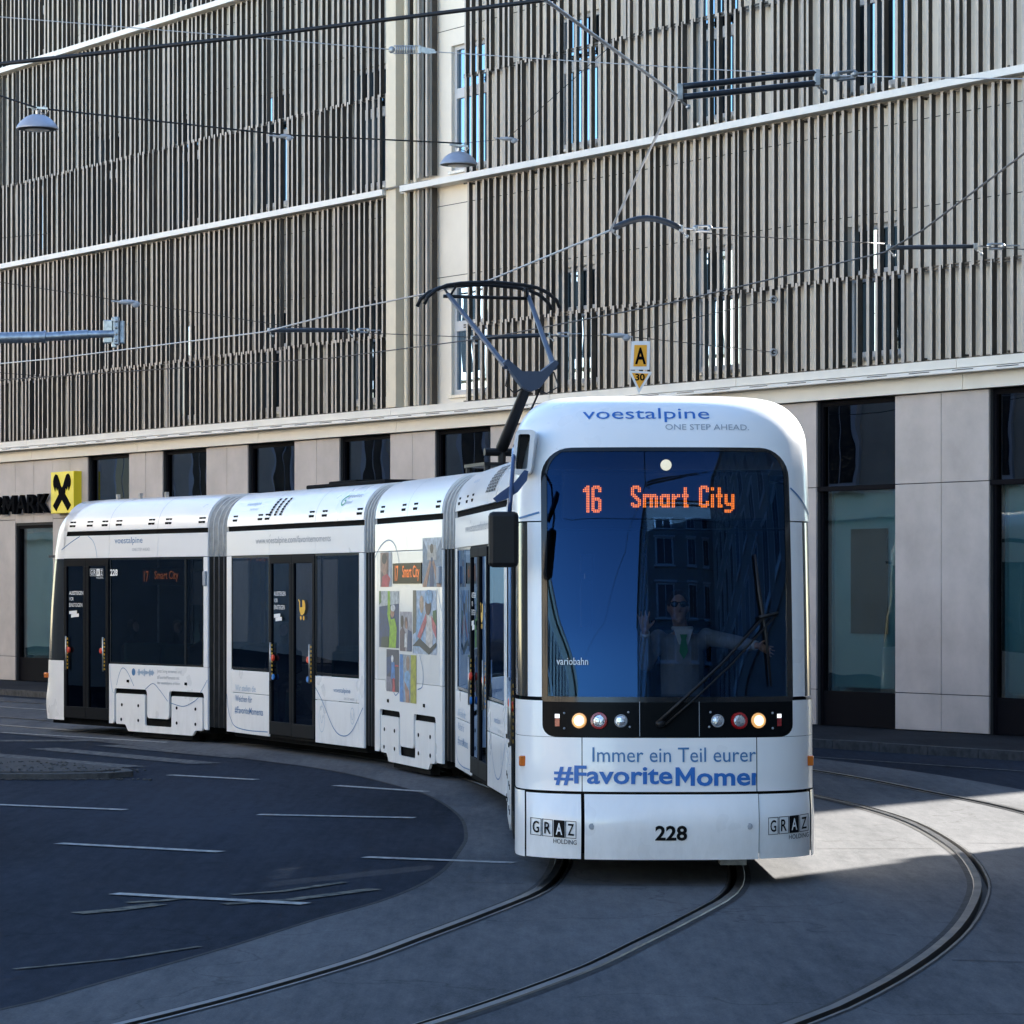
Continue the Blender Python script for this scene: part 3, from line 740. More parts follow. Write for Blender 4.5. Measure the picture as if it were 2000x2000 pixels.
def sline(s,pts,w=.014,m='blue2',name='decor_line'):
    c=catmull(pts,60); L=offset(c,-w/2); R_=offset(c,w/2); b=MB()
    b.grid([[side_pt(p.x,p.y),side_pt(q.x,q.y)] for p,q in zip(L,R_)]); return b.build(name,M[m],s.ob,fix=False)
def vents(s,xs,z=3.22):
    b=MB()
    for x in xs:
        for dz in (0,.055):
            for dx in (-.09,.015): b.box(x+dx,x+dx+(.095 if dx<0 else .075),-(WR(z+dz)+.007),-(WR(z+dz)-.02),z+dz-.035,z+dz-.003)
    tag(b.build('roof_vents',M['under'],s.ob),kind='stuff')
def ventgrid(s,x0,nx,dx,z0,nz,dz,w=.085,h=.028):
    b=MB()
    for i in range(nx):
        for k in range(nz):
            z=z0+k*dz; x=x0+i*dx+k*.018
            ya=WR(z)+.007; yb=WR(z+h)+.007
            b.add([(x,-ya,z),(x+w,-ya,z),(x+w,-yb,z+h),(x,-yb,z+h)],[(0,1,2,3)])
    tag(b.build('vent_grid',M['under'],s.ob,fix=False),kind='stuff')
def roof_seams(s,xs):
    for x in xs:
        b=MB(); pr=roof_prof(-1); b.grid([[Vector((x+dx,y-.002,z+.0015)) for y,z in pr] for dx in (0,.008)]); b.build('roof_seam',M['greyprint'],s.ob,fix=False)
def round_poly(P,r=.05,n=4):
    out=[]; N=len(P)
    for i in range(N):
        p=Vector(P[i]); a=(Vector(P[i-1])-p); c=(Vector(P[(i+1)%N])-p); rr=min(r,a.length*.45,c.length*.45)
        a=a.normalized()*rr+p; c=c.normalized()*rr+p
        for k in range(n+1):
            t=k/n; q=a*(1-t)**2+p*2*t*(1-t)+c*t*t; out.append((q.x,q.y))
    return out
def bogie_side(s,x0,x1,nx,side=-1):
    """x0..x1 panel; nx = start of the left notch.  Upper panel has two notches, the bogie carries a U-shaped plate"""
    a,b_,c,d=nx,nx+.95,nx+1.70,nx+2.66
    up=[(x0,1.10),(x1,1.10),(x1,.2),(d,.2),(d,.735),(c-.05,.735),(c-.05,.315),(b_+.05,.315),(b_+.05,.735),(a,.735),(a,.2),(x0,.2)]
    up=[up[0],up[1],up[2]]+round_poly(up,.07)[3*5:11*5]+[up[11]]
    y=side*HW
    m=MB(); m.plate(up,lambda p,q,t:Vector((p,y-side*.03*t,q)),0); m.build('bogie_panel',M['white'],s.ob)
    e=.05
    lo=[(a+e,.66),(b_-.02,.66),(b_-.02,.20),(c+.02,.20),(c+.02,.66),(d-e,.66),(d-e,.18),(d-.25,.18),(d-.33,.10),(a+.42,.10),(a+.34,.2),(a+e,.2)]
    lo=round_poly(lo,.035)
    m=MB(); m.plate(lo,lambda p,q,t:Vector((p,y-side*(.002+.03*t),q)),0); m.build('bogie_skirt',M['white'],s.ob)
    pbox(s,'wheel_well',a-.02,d+.02,*sorted((y-side*.06,y-side*.12)),.16,1.0,M['under'])
    for bx,bz in ((a+.24,.49),(a+.74,.49),(a+.22,.27),(a+.74,.27),(c+.18,.49),(c+.72,.49),(c+.18,.27),(c+.72,.27)):
        m=MB(); m.lathe([(0,0),(.024,0),(.024,.006),(.0,.006)],8,Matrix.Translation((bx,y+side*.0,bz))@Matrix.Rotation(rad(90*(1 if side<0 else -1)),4,'X')); m.build('skirt_bolt',M['under'],s.ob)
    for bx in (a+.43,c+.45):
        m=MB(); m.box(bx-.03,bx+.03,*sorted((y+side*.001,y+side*.012)),.83,.87); m.build('panel_latch',M['under'],s.ob)
    # bogie with wheels
    m=MB(); m.box(a+.2,d-.2,-.95,.95,.18,.42); m.box(a+.5,d-.4,*sorted((y-side*.05,y-side*.16)),.03,.16); m.build('bogie_frame',M['under'],s.ob)
    for wx in (a+.45,d-.45):
        for wy in (-.72,.72):
            m=MB(); m.lathe([(0,-.06),(.30,-.06),(.33,-.03),(.30,.06),(0,.06)],24,Matrix.Translation((wx,wy,.30))@Matrix.Rotation(rad(90),4,'X')); m.build('wheel',M['under'],s.ob,smooth=30)
def ledtext(s,x0,x1,z0,z1,t,n='destination_sign',bg=True,y=1.09,m='led_dim'):
    b=MB(); vs,fs=text_fit(t,x1-x0,z1-z0,.01); b.add([(x0+a+(z0-.0+c)*.0,-y,z0+c) for a,c in vs],fs); o=b.build(n,M[m],s.ob,fix=False)
    if bg: pbox(s,'sign_housing',x0-.06,x1+.06,-y+.01,-y+.05,z0-.05,z1+.05,M['tramblack'])
def seats(s,xs):
    for x in xs:
        for side in (-1,1):
            b=MB(); y=side*.72; b.box(x,x+.42,y-.4,y+.36,.78,.86); b.box(x-.05,x+.03,y-.4,y+.36,.84,1.42); b.box(x+.05,x+.35,y-.3,y+.3,.36,.78); b.build('seat',M['seat'],s.ob,bevel=.03)
def poles(s,xs):
    for x in xs:
        b=MB(); b.tube([(x,-.35,.36),(x,-.35,2.72)],.017,8); b.build('grab_pole',M['alu'],s.ob,smooth=True)

# ---------------- section E (rear)
section_shell(SE,.02,SE.L-.02); under(SE,-.6,SE.L); bands(SE,0,SE.L,(1.46,2.94))
sdoor(SE,0,1.46); spane(SE,-1,1.48,3.74); spane(SE,-1,3.74,4.26); spanel(SE,-1,4.26,SE.L,1.10,2.7,name='pillar')
bogie_side(SE,1.46,SE.L,1.62); far_side(SE,0,SE.L); seats(SE,(1.9,3.0)); poles(SE,(1.55,3.2))
vents(SE,(.29,.84,1.31,1.75,2.74,3.24,4.21)); roof_seams(SE,(1.46,2.94))
stext(SE,'voestalpine',1.64,2.49,2.89,3.01,'blue2'); stext(SE,'ONE STEP AHEAD.',2.18,2.72,2.80,2.845,'greyprint')
stext(SE,'228',1.50,1.73,2.43,2.53,'whiteprint',.03)
def graz(s,x0,x1,z0,z1,invert=True,hold=True,put=None,cols=('whiteprint','blackprint'),parent=None):
    put=put or (lambda x,z,o:side_pt(x,z,.008+o)); par=parent or s.ob; w=(x1-x0)/4; fg,bgm=cols
    b=MB(); b2=MB(); e=.05*w
    for i,ch in enumerate('GRAZ'):
        a=x0+i*w+e*.6; c=x0+(i+1)*w-e*.6
        vs,fs=text_fit(ch,(c-a)*.58,(z1-z0)*.68,.012)
        vs=[(a+(c-a)*.21+p,z0+(z1-z0)*.16+q) for p,q in vs]
        if i==2:
            n=6; b.grid([[put(a+(c-a)*k/n,z,0) for k in range(n+1)] for z in (z0,z1)]); b2.add([put(p,q,.0025) for p,q in vs],fs)
        else:
            b.add([put(p,q,0) for p,q in vs],fs)
            t=.018*(x1-x0)*.7
            for p,q,r_,u in ((a,c,z0,z0+t),(a,c,z1-t,z1),(a,a+t,z0,z1),(c-t,c,z0,z1)): b.add([put(p,r_,0),put(q,r_,0),put(q,u,0),put(p,u,0)],[(0,1,2,3)])
    if hold:
        vs,fs=text_fit('HOLDING',(x1-x0)*.5,(z1-z0)*.27); b.add([put(x1-(x1-x0)*.5+p,z0-(z1-z0)*.36+q,0) for p,q in vs],fs)
    b.build('city_logo',M[fg],par,fix=False); b2.build('city_logo_letter',M[bgm],par,fix=False)
graz(SE,.87,1.29,2.43,2.54)
def door_notes(s,x):
    stext(s,'AUSSTEIGEN',x,x+.45,2.14,2.20,'whiteprint',.01,o=.009); stext(s,'VOR',x,x+.14,2.05,2.105,'whiteprint',.0,o=.009); stext(s,'EINSTEIGEN',x,x+.42,1.955,2.015,'whiteprint',.0,o=.009)
    b=MB()
    for P in ([(x,1.84),(x+.24,1.85),(x+.25,1.90),(x,1.89)],[(x+.06,1.79),(x+.31,1.805),(x+.31,1.855),(x+.06,1.84)]): b.add([side_pt(p,q,.009) for p,q in P],[(0,1,2,3)])
    b.build('door_sticker',M['whiteprint'],s.ob,fix=False)
door_notes(SE,.21)
ledtext(SE,2.42,2.56,2.34,2.50,'17'); ledtext(SE,2.74,3.44,2.34,2.50,'Smart City')
sline(SE,[(-.05,2.84),(.25,2.95),(.54,3.04)]); sline(SE,[(.80,3.045),(.95,2.97),(1.04,2.86),(1.09,2.71)],m='blue_l')
sline(SE,[(1.49,1.09),(1.52,.85),(1.57,.70),(1.61,.66)],m='blue_l',w=.01); sline(SE,[(1.70,.78),(1.78,.95),(1.89,1.045),(2.04,.98),(2.23,.78)],m='blue2',w=.01); sline(SE,[(2.57,.74),(2.8,.83),(3.0,.74),(3.24,.58)],w=.01); sline(SE,[(3.31,.56),(3.69,.52),(4.0,.6),(4.13,.66)],w=.01); sline(SE,[(4.18,.73),(4.28,.82),(4.38,.92)],w=.01)
b=MB(); 
for k in range(22): 
    hh=.01+.05*abs(math.sin(k*.9)*math.cos(k*.37)); b.add([side_pt(2.34+k*.023,.99-hh),side_pt(2.357+k*.023,.99-hh),side_pt(2.357+k*.023,.99+hh),side_pt(2.34+k*.023,.99+hh)],[(0,1,2,3)])
b.build('sound_wave_print',M['blue_l'],SE.ob,fix=False)
b=MB(); b.lathe([(0,0),(.055,0)],20,Matrix.Translation((2.22,-HW-.004,.99))@Matrix.Rotation(rad(90),4,'X')); b.build('round_badge',M['blue2'],SE.ob)
stext(SE,'Jetzt Song streamen und',2.93,3.64,.985,1.045,'greyprint'); stext(SE,'#FavoriteMoments mit',2.93,3.58,.90,.955,'greyprint'); stext(SE,'der voestalpine erleben',2.93,3.6,.815,.87,'greyprint')
pbox(SE,'door_camera',4.29,4.37,-1.185,-1.15,2.28,2.49,M['greyprint'],.01)
for xx in (.5,1.2,2.0): pbox(SE,'roof_stub',xx,xx+.05,-.5,-.45,3.6,3.70,M['alu'])
pbox(SE,'window_poster',3.88,4.17,-1.10,-1.095,2.0,2.48,M['greyprint'])

# ---------------- sections D and B (suspended, with double door)
def hang_section(S):
    section_shell(S,.02,S.L-.02); under(S,0,S.L); bands(S,0,S.L,(1.76,3.55))
    spanel(S,-1,0,.2,.2,2.7,name='pillar'); spanel(S,-1,5.12,S.L,.2,2.7,name='pillar')
    spane(S,-1,.2,1.76); sdoor(S,1.76,3.55); spane(S,-1,3.55,5.12)
    for a,c in ((.2,1.76),(3.55,5.12)):
        spanel(S,-1,a,c,.2,.77); spanel(S,-1,a,c,.77,1.09)
    pbox(S,'door_sill',1.76,3.55,-1.13,-1.0,.2,.25,M['under'])
    far_side(S,0,S.L); seats(S,(.5,4.1)); poles(S,(1.7,3.6)); roof_seams(S,(1.76,3.55))
    stext(S,'www.voestalpine.com/favoritemoments',1.23,4.13,2.83,2.95,'greyprint')
    door_notes(S,1.99)
    for xx in (1.97,3.32):
        m=MB(); m.lathe([(0,0),(.04,0),(.04,.02),(0,.02)],12,Matrix.Translation((xx,-HW-.006,1.03))@Matrix.Rotation(rad(90),4,'X')); m.build('door_button',M['bluebtn'],S.ob,smooth=30)
    b=MB()   # pram pictogram
    P=[(2.97,2.06),(2.93,2.08),(2.95,2.10),(3.0,2.07),(3.0,1.99),(3.09,1.99),(3.09,2.09),(3.16,2.08),(3.20,2.03),(3.20,1.97),(3.16,1.91),(3.08,1.88),(3.02,1.89),(2.98,1.95)]
    b.add([side_pt(x,z,.009) for x,z in P],[tuple(range(len(P)))])
    for cx in (3.03,3.14):
        b.add([side_pt(cx+.03*math.cos(k*math.pi/6),1.845+.03*math.sin(k*math.pi/6),.009) for k in range(12)],[tuple(range(12))])
    b.build('pram_pictogram',M['stroller'],S.ob,fix=False)
    stext(S,'Wir stellen die',.38,1.23,.80,.885,'blue_l'); stext(S,'Weichen für',.38,1.08,.645,.735,'blue2'); stext(S,'#FavoriteMoments',.36,1.53,.47,.575,'blue2',.006)
    stext(S,'voestalpine',4.23,4.83,.87,.95,'blue2'); stext(S,'ONE STEP AHEAD.',4.6,4.98,.80,.83,'greyprint')
    sline(S,[(.0+.02,.74),(.07,.55),(.18,.40),(.38,.29),(.92,.255),(1.72,.265)]); sline(S,[(3.57,.93),(3.83,.75),(4.23,.42),(4.56,.33),(4.89,.41),(5.27,.72)])
    for cx,cz,r_ in ((3.80,.52,.13),(4.9,.60,.08)):
        sline(S,[(cx+r_*.8*math.cos(k*math.pi/8),cz+r_*1.3*math.sin(k*math.pi/8)) for k in range(17)],.007,'blue_l','sketch_print'); sline(S,[(cx-.06,cz+.05),(cx,cz-.05),(cx+.06,cz+.05)],.007,'blue_l','sketch_print')
    ledtext(S,.7,1.7,2.62,2.67,'1 7   S m a r t',bg=False); 
hang_section(SD); hang_section(SB)
vents(SD,(.34,1.38,1.67,3.39,3.87,5.12)); ventgrid(SD,1.72,3,.21,3.24,7,.035)
stext(SD,'voestalpine',.61,1.19,3.39,3.45,'blue_l'); stext(SD,'ONE STEP AHEAD',.85,1.19,3.33,3.36,'blue_l')
stext(SD,'greentec',4.52,4.98,3.40,3.46,'greyprint'); stext(SD,'steel',4.52,4.74,3.34,3.385,'greyprint')
sline(SD,[(4.50,3.45),(4.40,3.42),(4.36,3.37),(4.42,3.325),(4.49,3.35),(4.48,3.385),(4.44,3.385)],.022,'green','leaf_logo')
b=MB(); b.box(2.0,4.9,-.70,.72,3.60,3.655); b.box(2.6,3.6,-.6,.6,3.65,3.69); b.build('roof_equipment',M['under'],SD.ob,bevel=.02)
vents(SB,(.41,1.3,1.9)); ventgrid(SB,3.3,6,.16,3.24,8,.034,.075,.025); stext(SB,'voestalpine',1.22,1.84,3.39,3.45,'blue_l')

# ---------------- section C (middle, bogie, film-covered)
S=SC; section_shell(S,.02,S.L-.02); under(S,0,S.L); bands(S,0,S.L,(1.58,)); far_side(S,0,S.L); bogie_side(S,0,S.L,.25)
spanel(S,-1,0,.12,1.1,2.7,name='pillar'); spanel(S,-1,3.1,S.L,1.1,2.7,name='pillar'); spanel(S,-1,.12,3.1,1.1,2.7,M['white2'],'film_panel',e=.003)
vents(S,(.35,1.4,1.95,2.99)); roof_seams(S,(1.6,)); seats(S,(.8,)); 
pbox(S,'door_camera',3.05,3.17,-1.185,-1.15,2.3,2.5,M['greyprint'],.01)
_pc={}
def pcol(c):
    if c not in _pc: _pc[c]=mat('print_%d'%len(_pc),c,.45,c2=tuple(x*.45+.02 for x in c),vscale=14,detail=4)
    return _pc[c]
def poster(x0,x1,z0,z1,bg_,shapes):
    b=MB(); ms=[]
    def put(P,c,k):
        mt=pcol(c)
        if mt not in ms: ms.append(mt)
        b.add([side_pt(x0+(x1-x0)*p,z0+(z1-z0)*q,.003+.0006*k) for p,q in P],[tuple(range(len(P)))],ms.index(mt))
    put([(0,0),(1,0),(1,1),(0,1)],bg_,0)
    for k,(P,c) in enumerate(shapes): put(P,c,k+1)
    return b.build('photo_print',ms,S.ob,fix=False)
def ell(cx,cy,rx,ry,n=14): return [(cx+rx*math.cos(2*math.pi*k/n),cy+ry*math.sin(2*math.pi*k/n)) for k in range(n)]
SKN=(.42,.22,.15); HR=(.06,.04,.03); NV=(.03,.06,.16); BL=(.05,.22,.55); LM=(.32,.55,.02); SKY=(.42,.52,.66); GR=(.38,.38,.42); RD=(.55,.06,.08); DK=(.03,.035,.04); WH=(.72,.72,.72); LB=(.22,.42,.66)
poster(.29,.86,2.26,2.69,(.20,.12,.11),[([(0,.5),(.4,.3),(.4,1),(0,1)],(.35,.22,.18)),([(.7,0),(1,0),(1,1),(.75,1)],(.40,.45,.52)),(ell(.42,.62,.22,.3),SKN),(ell(.36,.82,.22,.16),HR),([(.1,0),(.75,0),(.9,.25),(.6,.38),(.2,.3)],RD)])
poster(2.33,3.18,2.26,2.84,(.20,.27,.36),[([(0,1),(.3,.7),(.75,.7),(1,1)],(.50,.58,.66)),([(.25,.55),(.75,.55),(.72,.85),(.28,.85)],(.5,.48,.45)),([(.38,0),(.62,0),(.55,.6),(.45,.6)],NV),([(0,0),(.22,0),(.47,.5),(.40,.55)],SKN),([(1,0),(.78,0),(.53,.5),(.60,.55)],SKN),(ell(.5,.78,.09,.1),HR)])
poster(.23,1.21,1.51,2.21,NV,[([(0,.72),(1,.78),(1,1),(0,1)],(.55,.58,.58)),([(0,.75),(.12,.8),(.1,1),(0,1)],(.1,.2,.04)),([(.44,.55),(.58,.6),(.56,1),(.44,1)],LM),([(.5,0),(.85,0),(.9,.35),(.8,.52),(.6,.5),(.48,.75),(.42,.6),(.55,.35)],LM),(ell(.68,.62,.1,.09),SKN),(ell(.72,.7,.12,.06),WH),([(.1,0),(.5,0),(.5,.2),(.15,.18)],(.05,.07,.04))])
poster(1.26,1.83,1.48,1.96,(.40,.38,.42),[([(.0,0),(.45,0),(.5,.45),(.25,.62),(0,.5)],(.13,.08,.10)),([(.35,.1),(.6,.1),(.58,.45),(.42,.45)],WH),([(.6,0),(1,0),(1,.5),(.7,.55)],NV),(ell(.2,.75,.13,.16),HR),(ell(.53,.72,.12,.15),(.2,.11,.08)),(ell(.58,.66,.08,.1),SKN)])
poster(1.88,2.96,1.46,2.22,SKY,[([(0,.3),(.16,.35),(.15,1),(0,1)],(.16,.14,.10)),([(.8,.4),(1,.45),(1,.7),(.85,.68)],(.05,.14,.04)),([(.12,.1),(.45,.1),(.42,.7),(.25,.72),(.15,.5)],LB),(ell(.38,.78,.09,.14),(.55,.38,.26)),([(.55,.05),(.85,.05),(.85,.6),(.6,.62)],(.62,.58,.55)),([(.2,.28),(.32,.22),(.6,.5),(.58,.65)],(.55,.12,.14)),([(.78,.62),(1,.45),(1,.25),(.84,.4)],(.55,.12,.14)),(ell(.66,.76,.12,.15),(.12,.06,.05)),(ell(.68,.90,.17,.11),LB),([(0,.12),(.3,.25),(.75,.1),(1,.2),(1,.14),(.7,0),(.3,.12)],DK)])
poster(.60,1.21,.97,1.49,(.06,.06,.10),[([(0,.35),(.4,.5),(.4,.85),(0,.8)],(.03,.07,.2)),([(0,0),(.5,0),(.4,.35),(0,.35)],(.22,.2,.26)),([(.35,.3),(.7,.3),(.65,.7),(.42,.72)],BL),(ell(.48,.78,.1,.09),WH),([(.5,0),(.72,0),(.68,.32),(.52,.32)],RD),([(.7,.6),(.98,.6),(.98,.64),(.7,.64)],RD)])
poster(1.25,2.04,.86,1.44,(.35,.38,.42),[([(0,0),(.25,0),(.2,1),(0,1)],BL),([(.65,0),(1,0),(1,1),(.68,1)],(.42,.42,.03)),([(.28,.05),(.62,.0),(.62,.6),(.5,.68),(.3,.62)],LB),(ell(.5,.82,.1,.16),(.35,.22,.16)),([(.38,.0),(.62,.0),(.58,.25),(.3,.45)],SKN)])
b=MB(); b.box(.94,2.30,-1.162,-1.152,2.30,2.55); b.build('sign_glass',M['bandblack'],S.ob)
ledtext(S,1.06,1.22,2.33,2.52,'17',bg=False,y=1.164); ledtext(S,1.42,2.22,2.33,2.52,'Smart City',bg=False,y=1.164)
sline(S,[(.02,2.63),(.2,2.73),(.45,2.81),(.73,2.84),(1.0,2.78),(1.18,2.62),(1.22,2.45)]); sline(S,[(2.2,1.45),(2.35,1.25),(2.32,1.08),(2.1,1.03)]); sline(S,[(.95,.97),(1.05,.93),(1.2,.97)]); sline(S,[(2.98,2.24),(3.1,2.08),(3.18,1.98)],m='blue_l')

# ---------------- bellows between the sections
def bellows(s0,s1):
    low=[(-1,.24),(-1,.9),(-1,1.6),(-1,2.3),(-1,2.70)]
    upz=[2.70,2.95,3.12]+[3.12+.44*math.sin(i/6*math.pi/2) for i in range(1,7)]
    def ring(z,side,k): return (side*(WR(z,3.10,3.58)-.035-k),z)
    a0=s0.L-.01; n=9
    for nm,m,lo in (('bellows',M['bellow'],True),('bellows_cover',M['bellow2'],False)):
        rows=[]
        for i in range(n):
            t=i/(n-1); k=.085 if i%2 else 0.0
            zs=[.24,.9,1.6,2.3,2.70]
            if lo: P=[[ring(z,-1,k) for z in zs],[ring(z,1,k) for z in zs]]
            else: P=[[ring(z,-1,k-.012) for z in upz]+[(0,3.62-k)]+[ring(z,1,k-.012) for z in upz[::-1]]]
            rows.append([[s0.w(a0,y,z).lerp(s1.w(.01,y,z),t)-TL for y,z in Q] for Q in P])
        for q in range(len(rows[0])):
            b=MB(); b.grid([r[q] for r in rows]); b.build(nm,m,tram)
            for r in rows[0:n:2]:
                e_=MB(); e_.tube(r[q],.009,5); e_.build('fold_ridge_lit',M['bellow_ridge_lit' if lo else 'bellow_ridge_lit2'],tram,smooth=True)  # added pale ridge tubes so the folds read without their own shading
    b=MB(); b.grid([[s0.w(a0,y,.3).lerp(s1.w(.01,y,.3),t)-TL for y in (-1.0,1.0)] for t in (0,1)]); b.build('gangway_floor',M['under'],tram)
bellows(SE,SD); bellows(SD,SC); bellows(SC,SB); bellows(SB,SA)

# ---------------- nose
class Nose:
    def __init__(n,sec,tip,sgn,zt,zc,xn,R=.78,p=2.7,rc=.40): n.rc=rc; n.s=sec; n.tip=tip; n.sg=sgn; n.zt=zt; n.zc=zc; n.xn=xn; n.R=R; n.p=p
    def X(n,z):
        P=n.xn
        if z<=P[0][0]: return P[0][1]
        for i in range(len(P)-1):
            if z<=P[i+1][0]:
                t=(z-P[i][0])/(P[i+1][0]-P[i][0])
                m=lambda j: (P[min(j+1,len(P)-1)][1]-P[max(j-1,0)][1])/(P[min(j+1,len(P)-1)][0]-P[max(j-1,0)][0])
                h=P[i+1][0]-P[i][0]; h00=2*t**3-3*t*t+1; h10=t**3-2*t*t+t; h01=-2*t**3+3*t*t; h11=t**3-t*t
                return h00*P[i][1]+h10*h*m(i)+h01*P[i+1][1]+h11*h*m(i+1)
        return P[-1][1]
    def phi(n,y,z):
        w=WR(z,n.zc,n.zt,n.rc); q=min(1,abs(y)/w); return math.copysign(math.asin(q**(n.p/2)),y)
    def at(n,ph,z):
        w=WR(z,n.zc,n.zt,n.rc); y=math.copysign(w*abs(math.sin(ph))**(2/n.p),ph); c=max(0,math.cos(ph))**(2/n.p)
        return Vector((n.tip+n.sg*(n.X(z)-n.R*(1-c)),y,z))
    def nrm(n,ph,z):
        e=.01; a=n.at(ph+e,z)-n.at(ph-e,z); b=n.at(ph,min(z+e,n.zt))-n.at(ph,z-e); v=a.cross(b)*n.sg
        return v.normalized() if v.length>1e-9 else Vector((n.sg,0,0))
    def pt(n,y,z,off=0):
        ph=n.phi(y,z); return n.at(ph,z)+n.nrm(ph,z)*off
    def patch(n,name,zs,yl,yr,m,off=0,nc=14,xl=None,xr=None,parent=None,smooth=35):
        """yl/yr functions of z (None = run to the side edge and back to x = xl / xr)"""
        rows=[]
        for z in zs:
            a=-math.pi/2 if yl is None else n.phi(yl(z),z); c=math.pi/2 if yr is None else n.phi(yr(z),z)
            r=[]
            for k in range(nc+1):
                ph=a+(c-a)*k/nc; ph=max(-1.5699,min(1.5699,ph)); r.append(n.at(ph,z)+n.nrm(ph,z)*off)
            w=WR(z,n.zc,n.zt,n.rc)
            if yl is None and xl is not None:
                xx=xl(z); e=r[0]; r=[Vector((xx,e.y,z)),Vector(((xx+e.x)/2,e.y,z))]+r
            if yr is None and xr is not None:
                xx=xr(z); e=r[-1]; r=r+[Vector(((xx+e.x)/2,e.y,z)),Vector((xx,e.y,z))]
            rows.append(r)
        b=MB(); b.grid(rows); return b.build(name,m,parent or n.s.ob,smooth=smooth)
def lin(a,b,n): return [a+(b-a)*i/n for i in range(n+1)]
LA=SA.L
section_shell(SA,.02,LA-2.15); under(SA,0,LA-1.3); bands(SA,0,LA-2.15,(1.6,))
bogie_side(SA,0,3.1,.25); spane(SA,-1,.1,3.05); spanel(SA,-1,0,.1,1.1,2.7,name='pillar'); spanel(SA,-1,3.05,3.95,.2,1.1); spane(SA,-1,3.1,3.95)
sdoor(SA,3.95,5.35); far_side(SA,0,LA-2.15); poles(SA,(3.9,))
N=Nose(SA,LA,1,3.775,3.37,[(.2,-.035),(.35,-.01),(.5,0),(.60,-.03),(.70,-.075),(.9,-.085),(1.1,-.10),(1.39,-.125),(2.0,-.20),(2.7,-.335),(3.1,-.455),(3.32,-.545),(3.5,-.64),(3.62,-.745),(3.70,-.87),(3.745,-1.06),(3.768,-1.28),(3.775,-1.5)])
# top cap and dome
zt=[3.33]+[3.33+.445*math.sin(i/16*math.pi/2) for i in range(1,17)]
N.patch('front_dome',zt,None,None,M['white'],0,48,lambda z:LA-2.3,lambda z:LA-2.3)
b=MB(); zz=3.775; b.add([N.at(-1.5699+k*3.1398/24,zz) for k in range(25)]+[Vector((LA-2.3,.75,zz)),Vector((LA-2.3,-.75,zz))],[tuple(range(27))]); b.build('dome_top',M['white'],SA.ob)
b=MB(); prf=[(-WR(z,3.37,3.775,.40),z) for z in zt]; b.add([(LA-2.3,y,z) for y,z in prf]+[(LA-2.3,-y,z) for y,z in prf[::-1]],[tuple(range(2*len(prf)))]); b.build('dome_back',M['white'],SA.ob)
ZB,ZTW=1.40,3.33; YW=.958; RC=.23
def wl_(z):
    d=0
    if z>ZTW-RC: d=RC-math.sqrt(max(0,RC*RC-(z-ZTW+RC)**2))
    
    return YW-d
zw=lin(ZB,ZB+.08,4)+lin(ZB+.08,ZTW-RC,26)[1:]+[ZTW-RC+RC*math.sin(i/8*math.pi/2) for i in range(1,9)]
N.patch('windscreen',zw,lambda z:-wl_(z)+.012,lambda z:wl_(z)-.012,M['glass_w'],-.006,44)
for sg in (-1,1):
    f=(lambda z:-wl_(z)-.003) if sg<0 else (lambda z:wl_(z)-.042); h_=(lambda z:-wl_(z)+.042) if sg<0 else (lambda z:wl_(z)+.003)
    N.patch('windscreen_seal',zw,f,h_,M['tramblack'],-.002,4)
N.patch('windscreen_seal',lin(1.385,1.425,3),lambda z:-YW,lambda z:YW,M['tramblack'],-.003,30)
N.patch('windscreen_seal',lin(ZTW-.03,ZTW+.002,3),lambda z:-wl_(ZTW-.03)+.0,lambda z:wl_(ZTW-.03),M['tramblack'],-.001,24)
zu=[z for z in zw if z>=2.77]; zu=[2.765]+zu
zl=[z for z in zw if 1.405<z<2.76]+[2.755]
for sg in (-1,1):
    xe=lambda z:LA-2.3
    if sg<0:
        N.patch('front_corner',zu,None,lambda z:-wl_(z),M['white'],0,14,xl=xe); N.patch('front_pillar',zl,lambda z:-1.062,lambda z:-wl_(z),M['white'],0,6)
        N.patch('cab_side_window',zl,None,lambda z:-1.066,M['tramblack'],-.008,10,xl=lambda z:LA-1.38)
    else:
        N.patch('front_corner',zu,lambda z:wl_(z),None,M['white'],0,14,xr=xe); N.patch('front_pillar',zl,lambda z:wl_(z),lambda z:1.062,M['white'],0,6)
        N.patch('cab_side_window',zl,lambda z:1.066,None,M['tramblack'],-.008,10,xr=lambda z:LA-2.3)
# lower body
N.patch('nose_backing',lin(.24,1.40,16),None,None,M['under'],-.045,40,lambda z:LA-1.3,lambda z:LA-2.2)
def bandlow(y):
    y=abs(y); return 1.125 if y>.45 else (1.145 if y<.40 else 1.145-.02*(y-.40)/.05)
ym=.95
def lamp_l(z):
    d=0; r_=.09
    if z<1.12+r_: d=r_-math.sqrt(max(0,r_*r_-(1.12+r_-z)**2))
    return ym-d
zb_=[1.12+.09*(1-math.cos(i/6*math.pi/2)) for i in range(7)]+lin(1.21,1.392,4)[1:]
N.patch('lamp_band',zb_,lambda z:-lamp_l(z),lambda z:lamp_l(z),M['bandblack'],-.004,40)
for sg in (-1,1):
    if sg<0: N.patch('front_fender',zb_,None,lambda z:-lamp_l(z)-.004,M['white'],0,14,xl=lambda z:LA-1.0)
    else: N.patch('front_fender',zb_,lambda z:lamp_l(z)+.004,None,M['white'],0,14,xr=lambda z:LA-2.2)
zf=lin(.712,1.117,10)
N.patch('front_hatch',zf,lambda z:-.655,lambda z:.660,M['white'],0,24)
N.patch('front_wing',zf,None,lambda z:-.662,M['white'],0,22,xl=lambda z:LA-1.0); N.patch('front_wing',zf,lambda z:.667,None,M['white'],0,22,xr=lambda z:LA-2.2)
zs_=lin(.205,.69,14)
N.patch('bumper',zs_,lambda z:-.640,lambda z:.668,M['white'],.01,24)
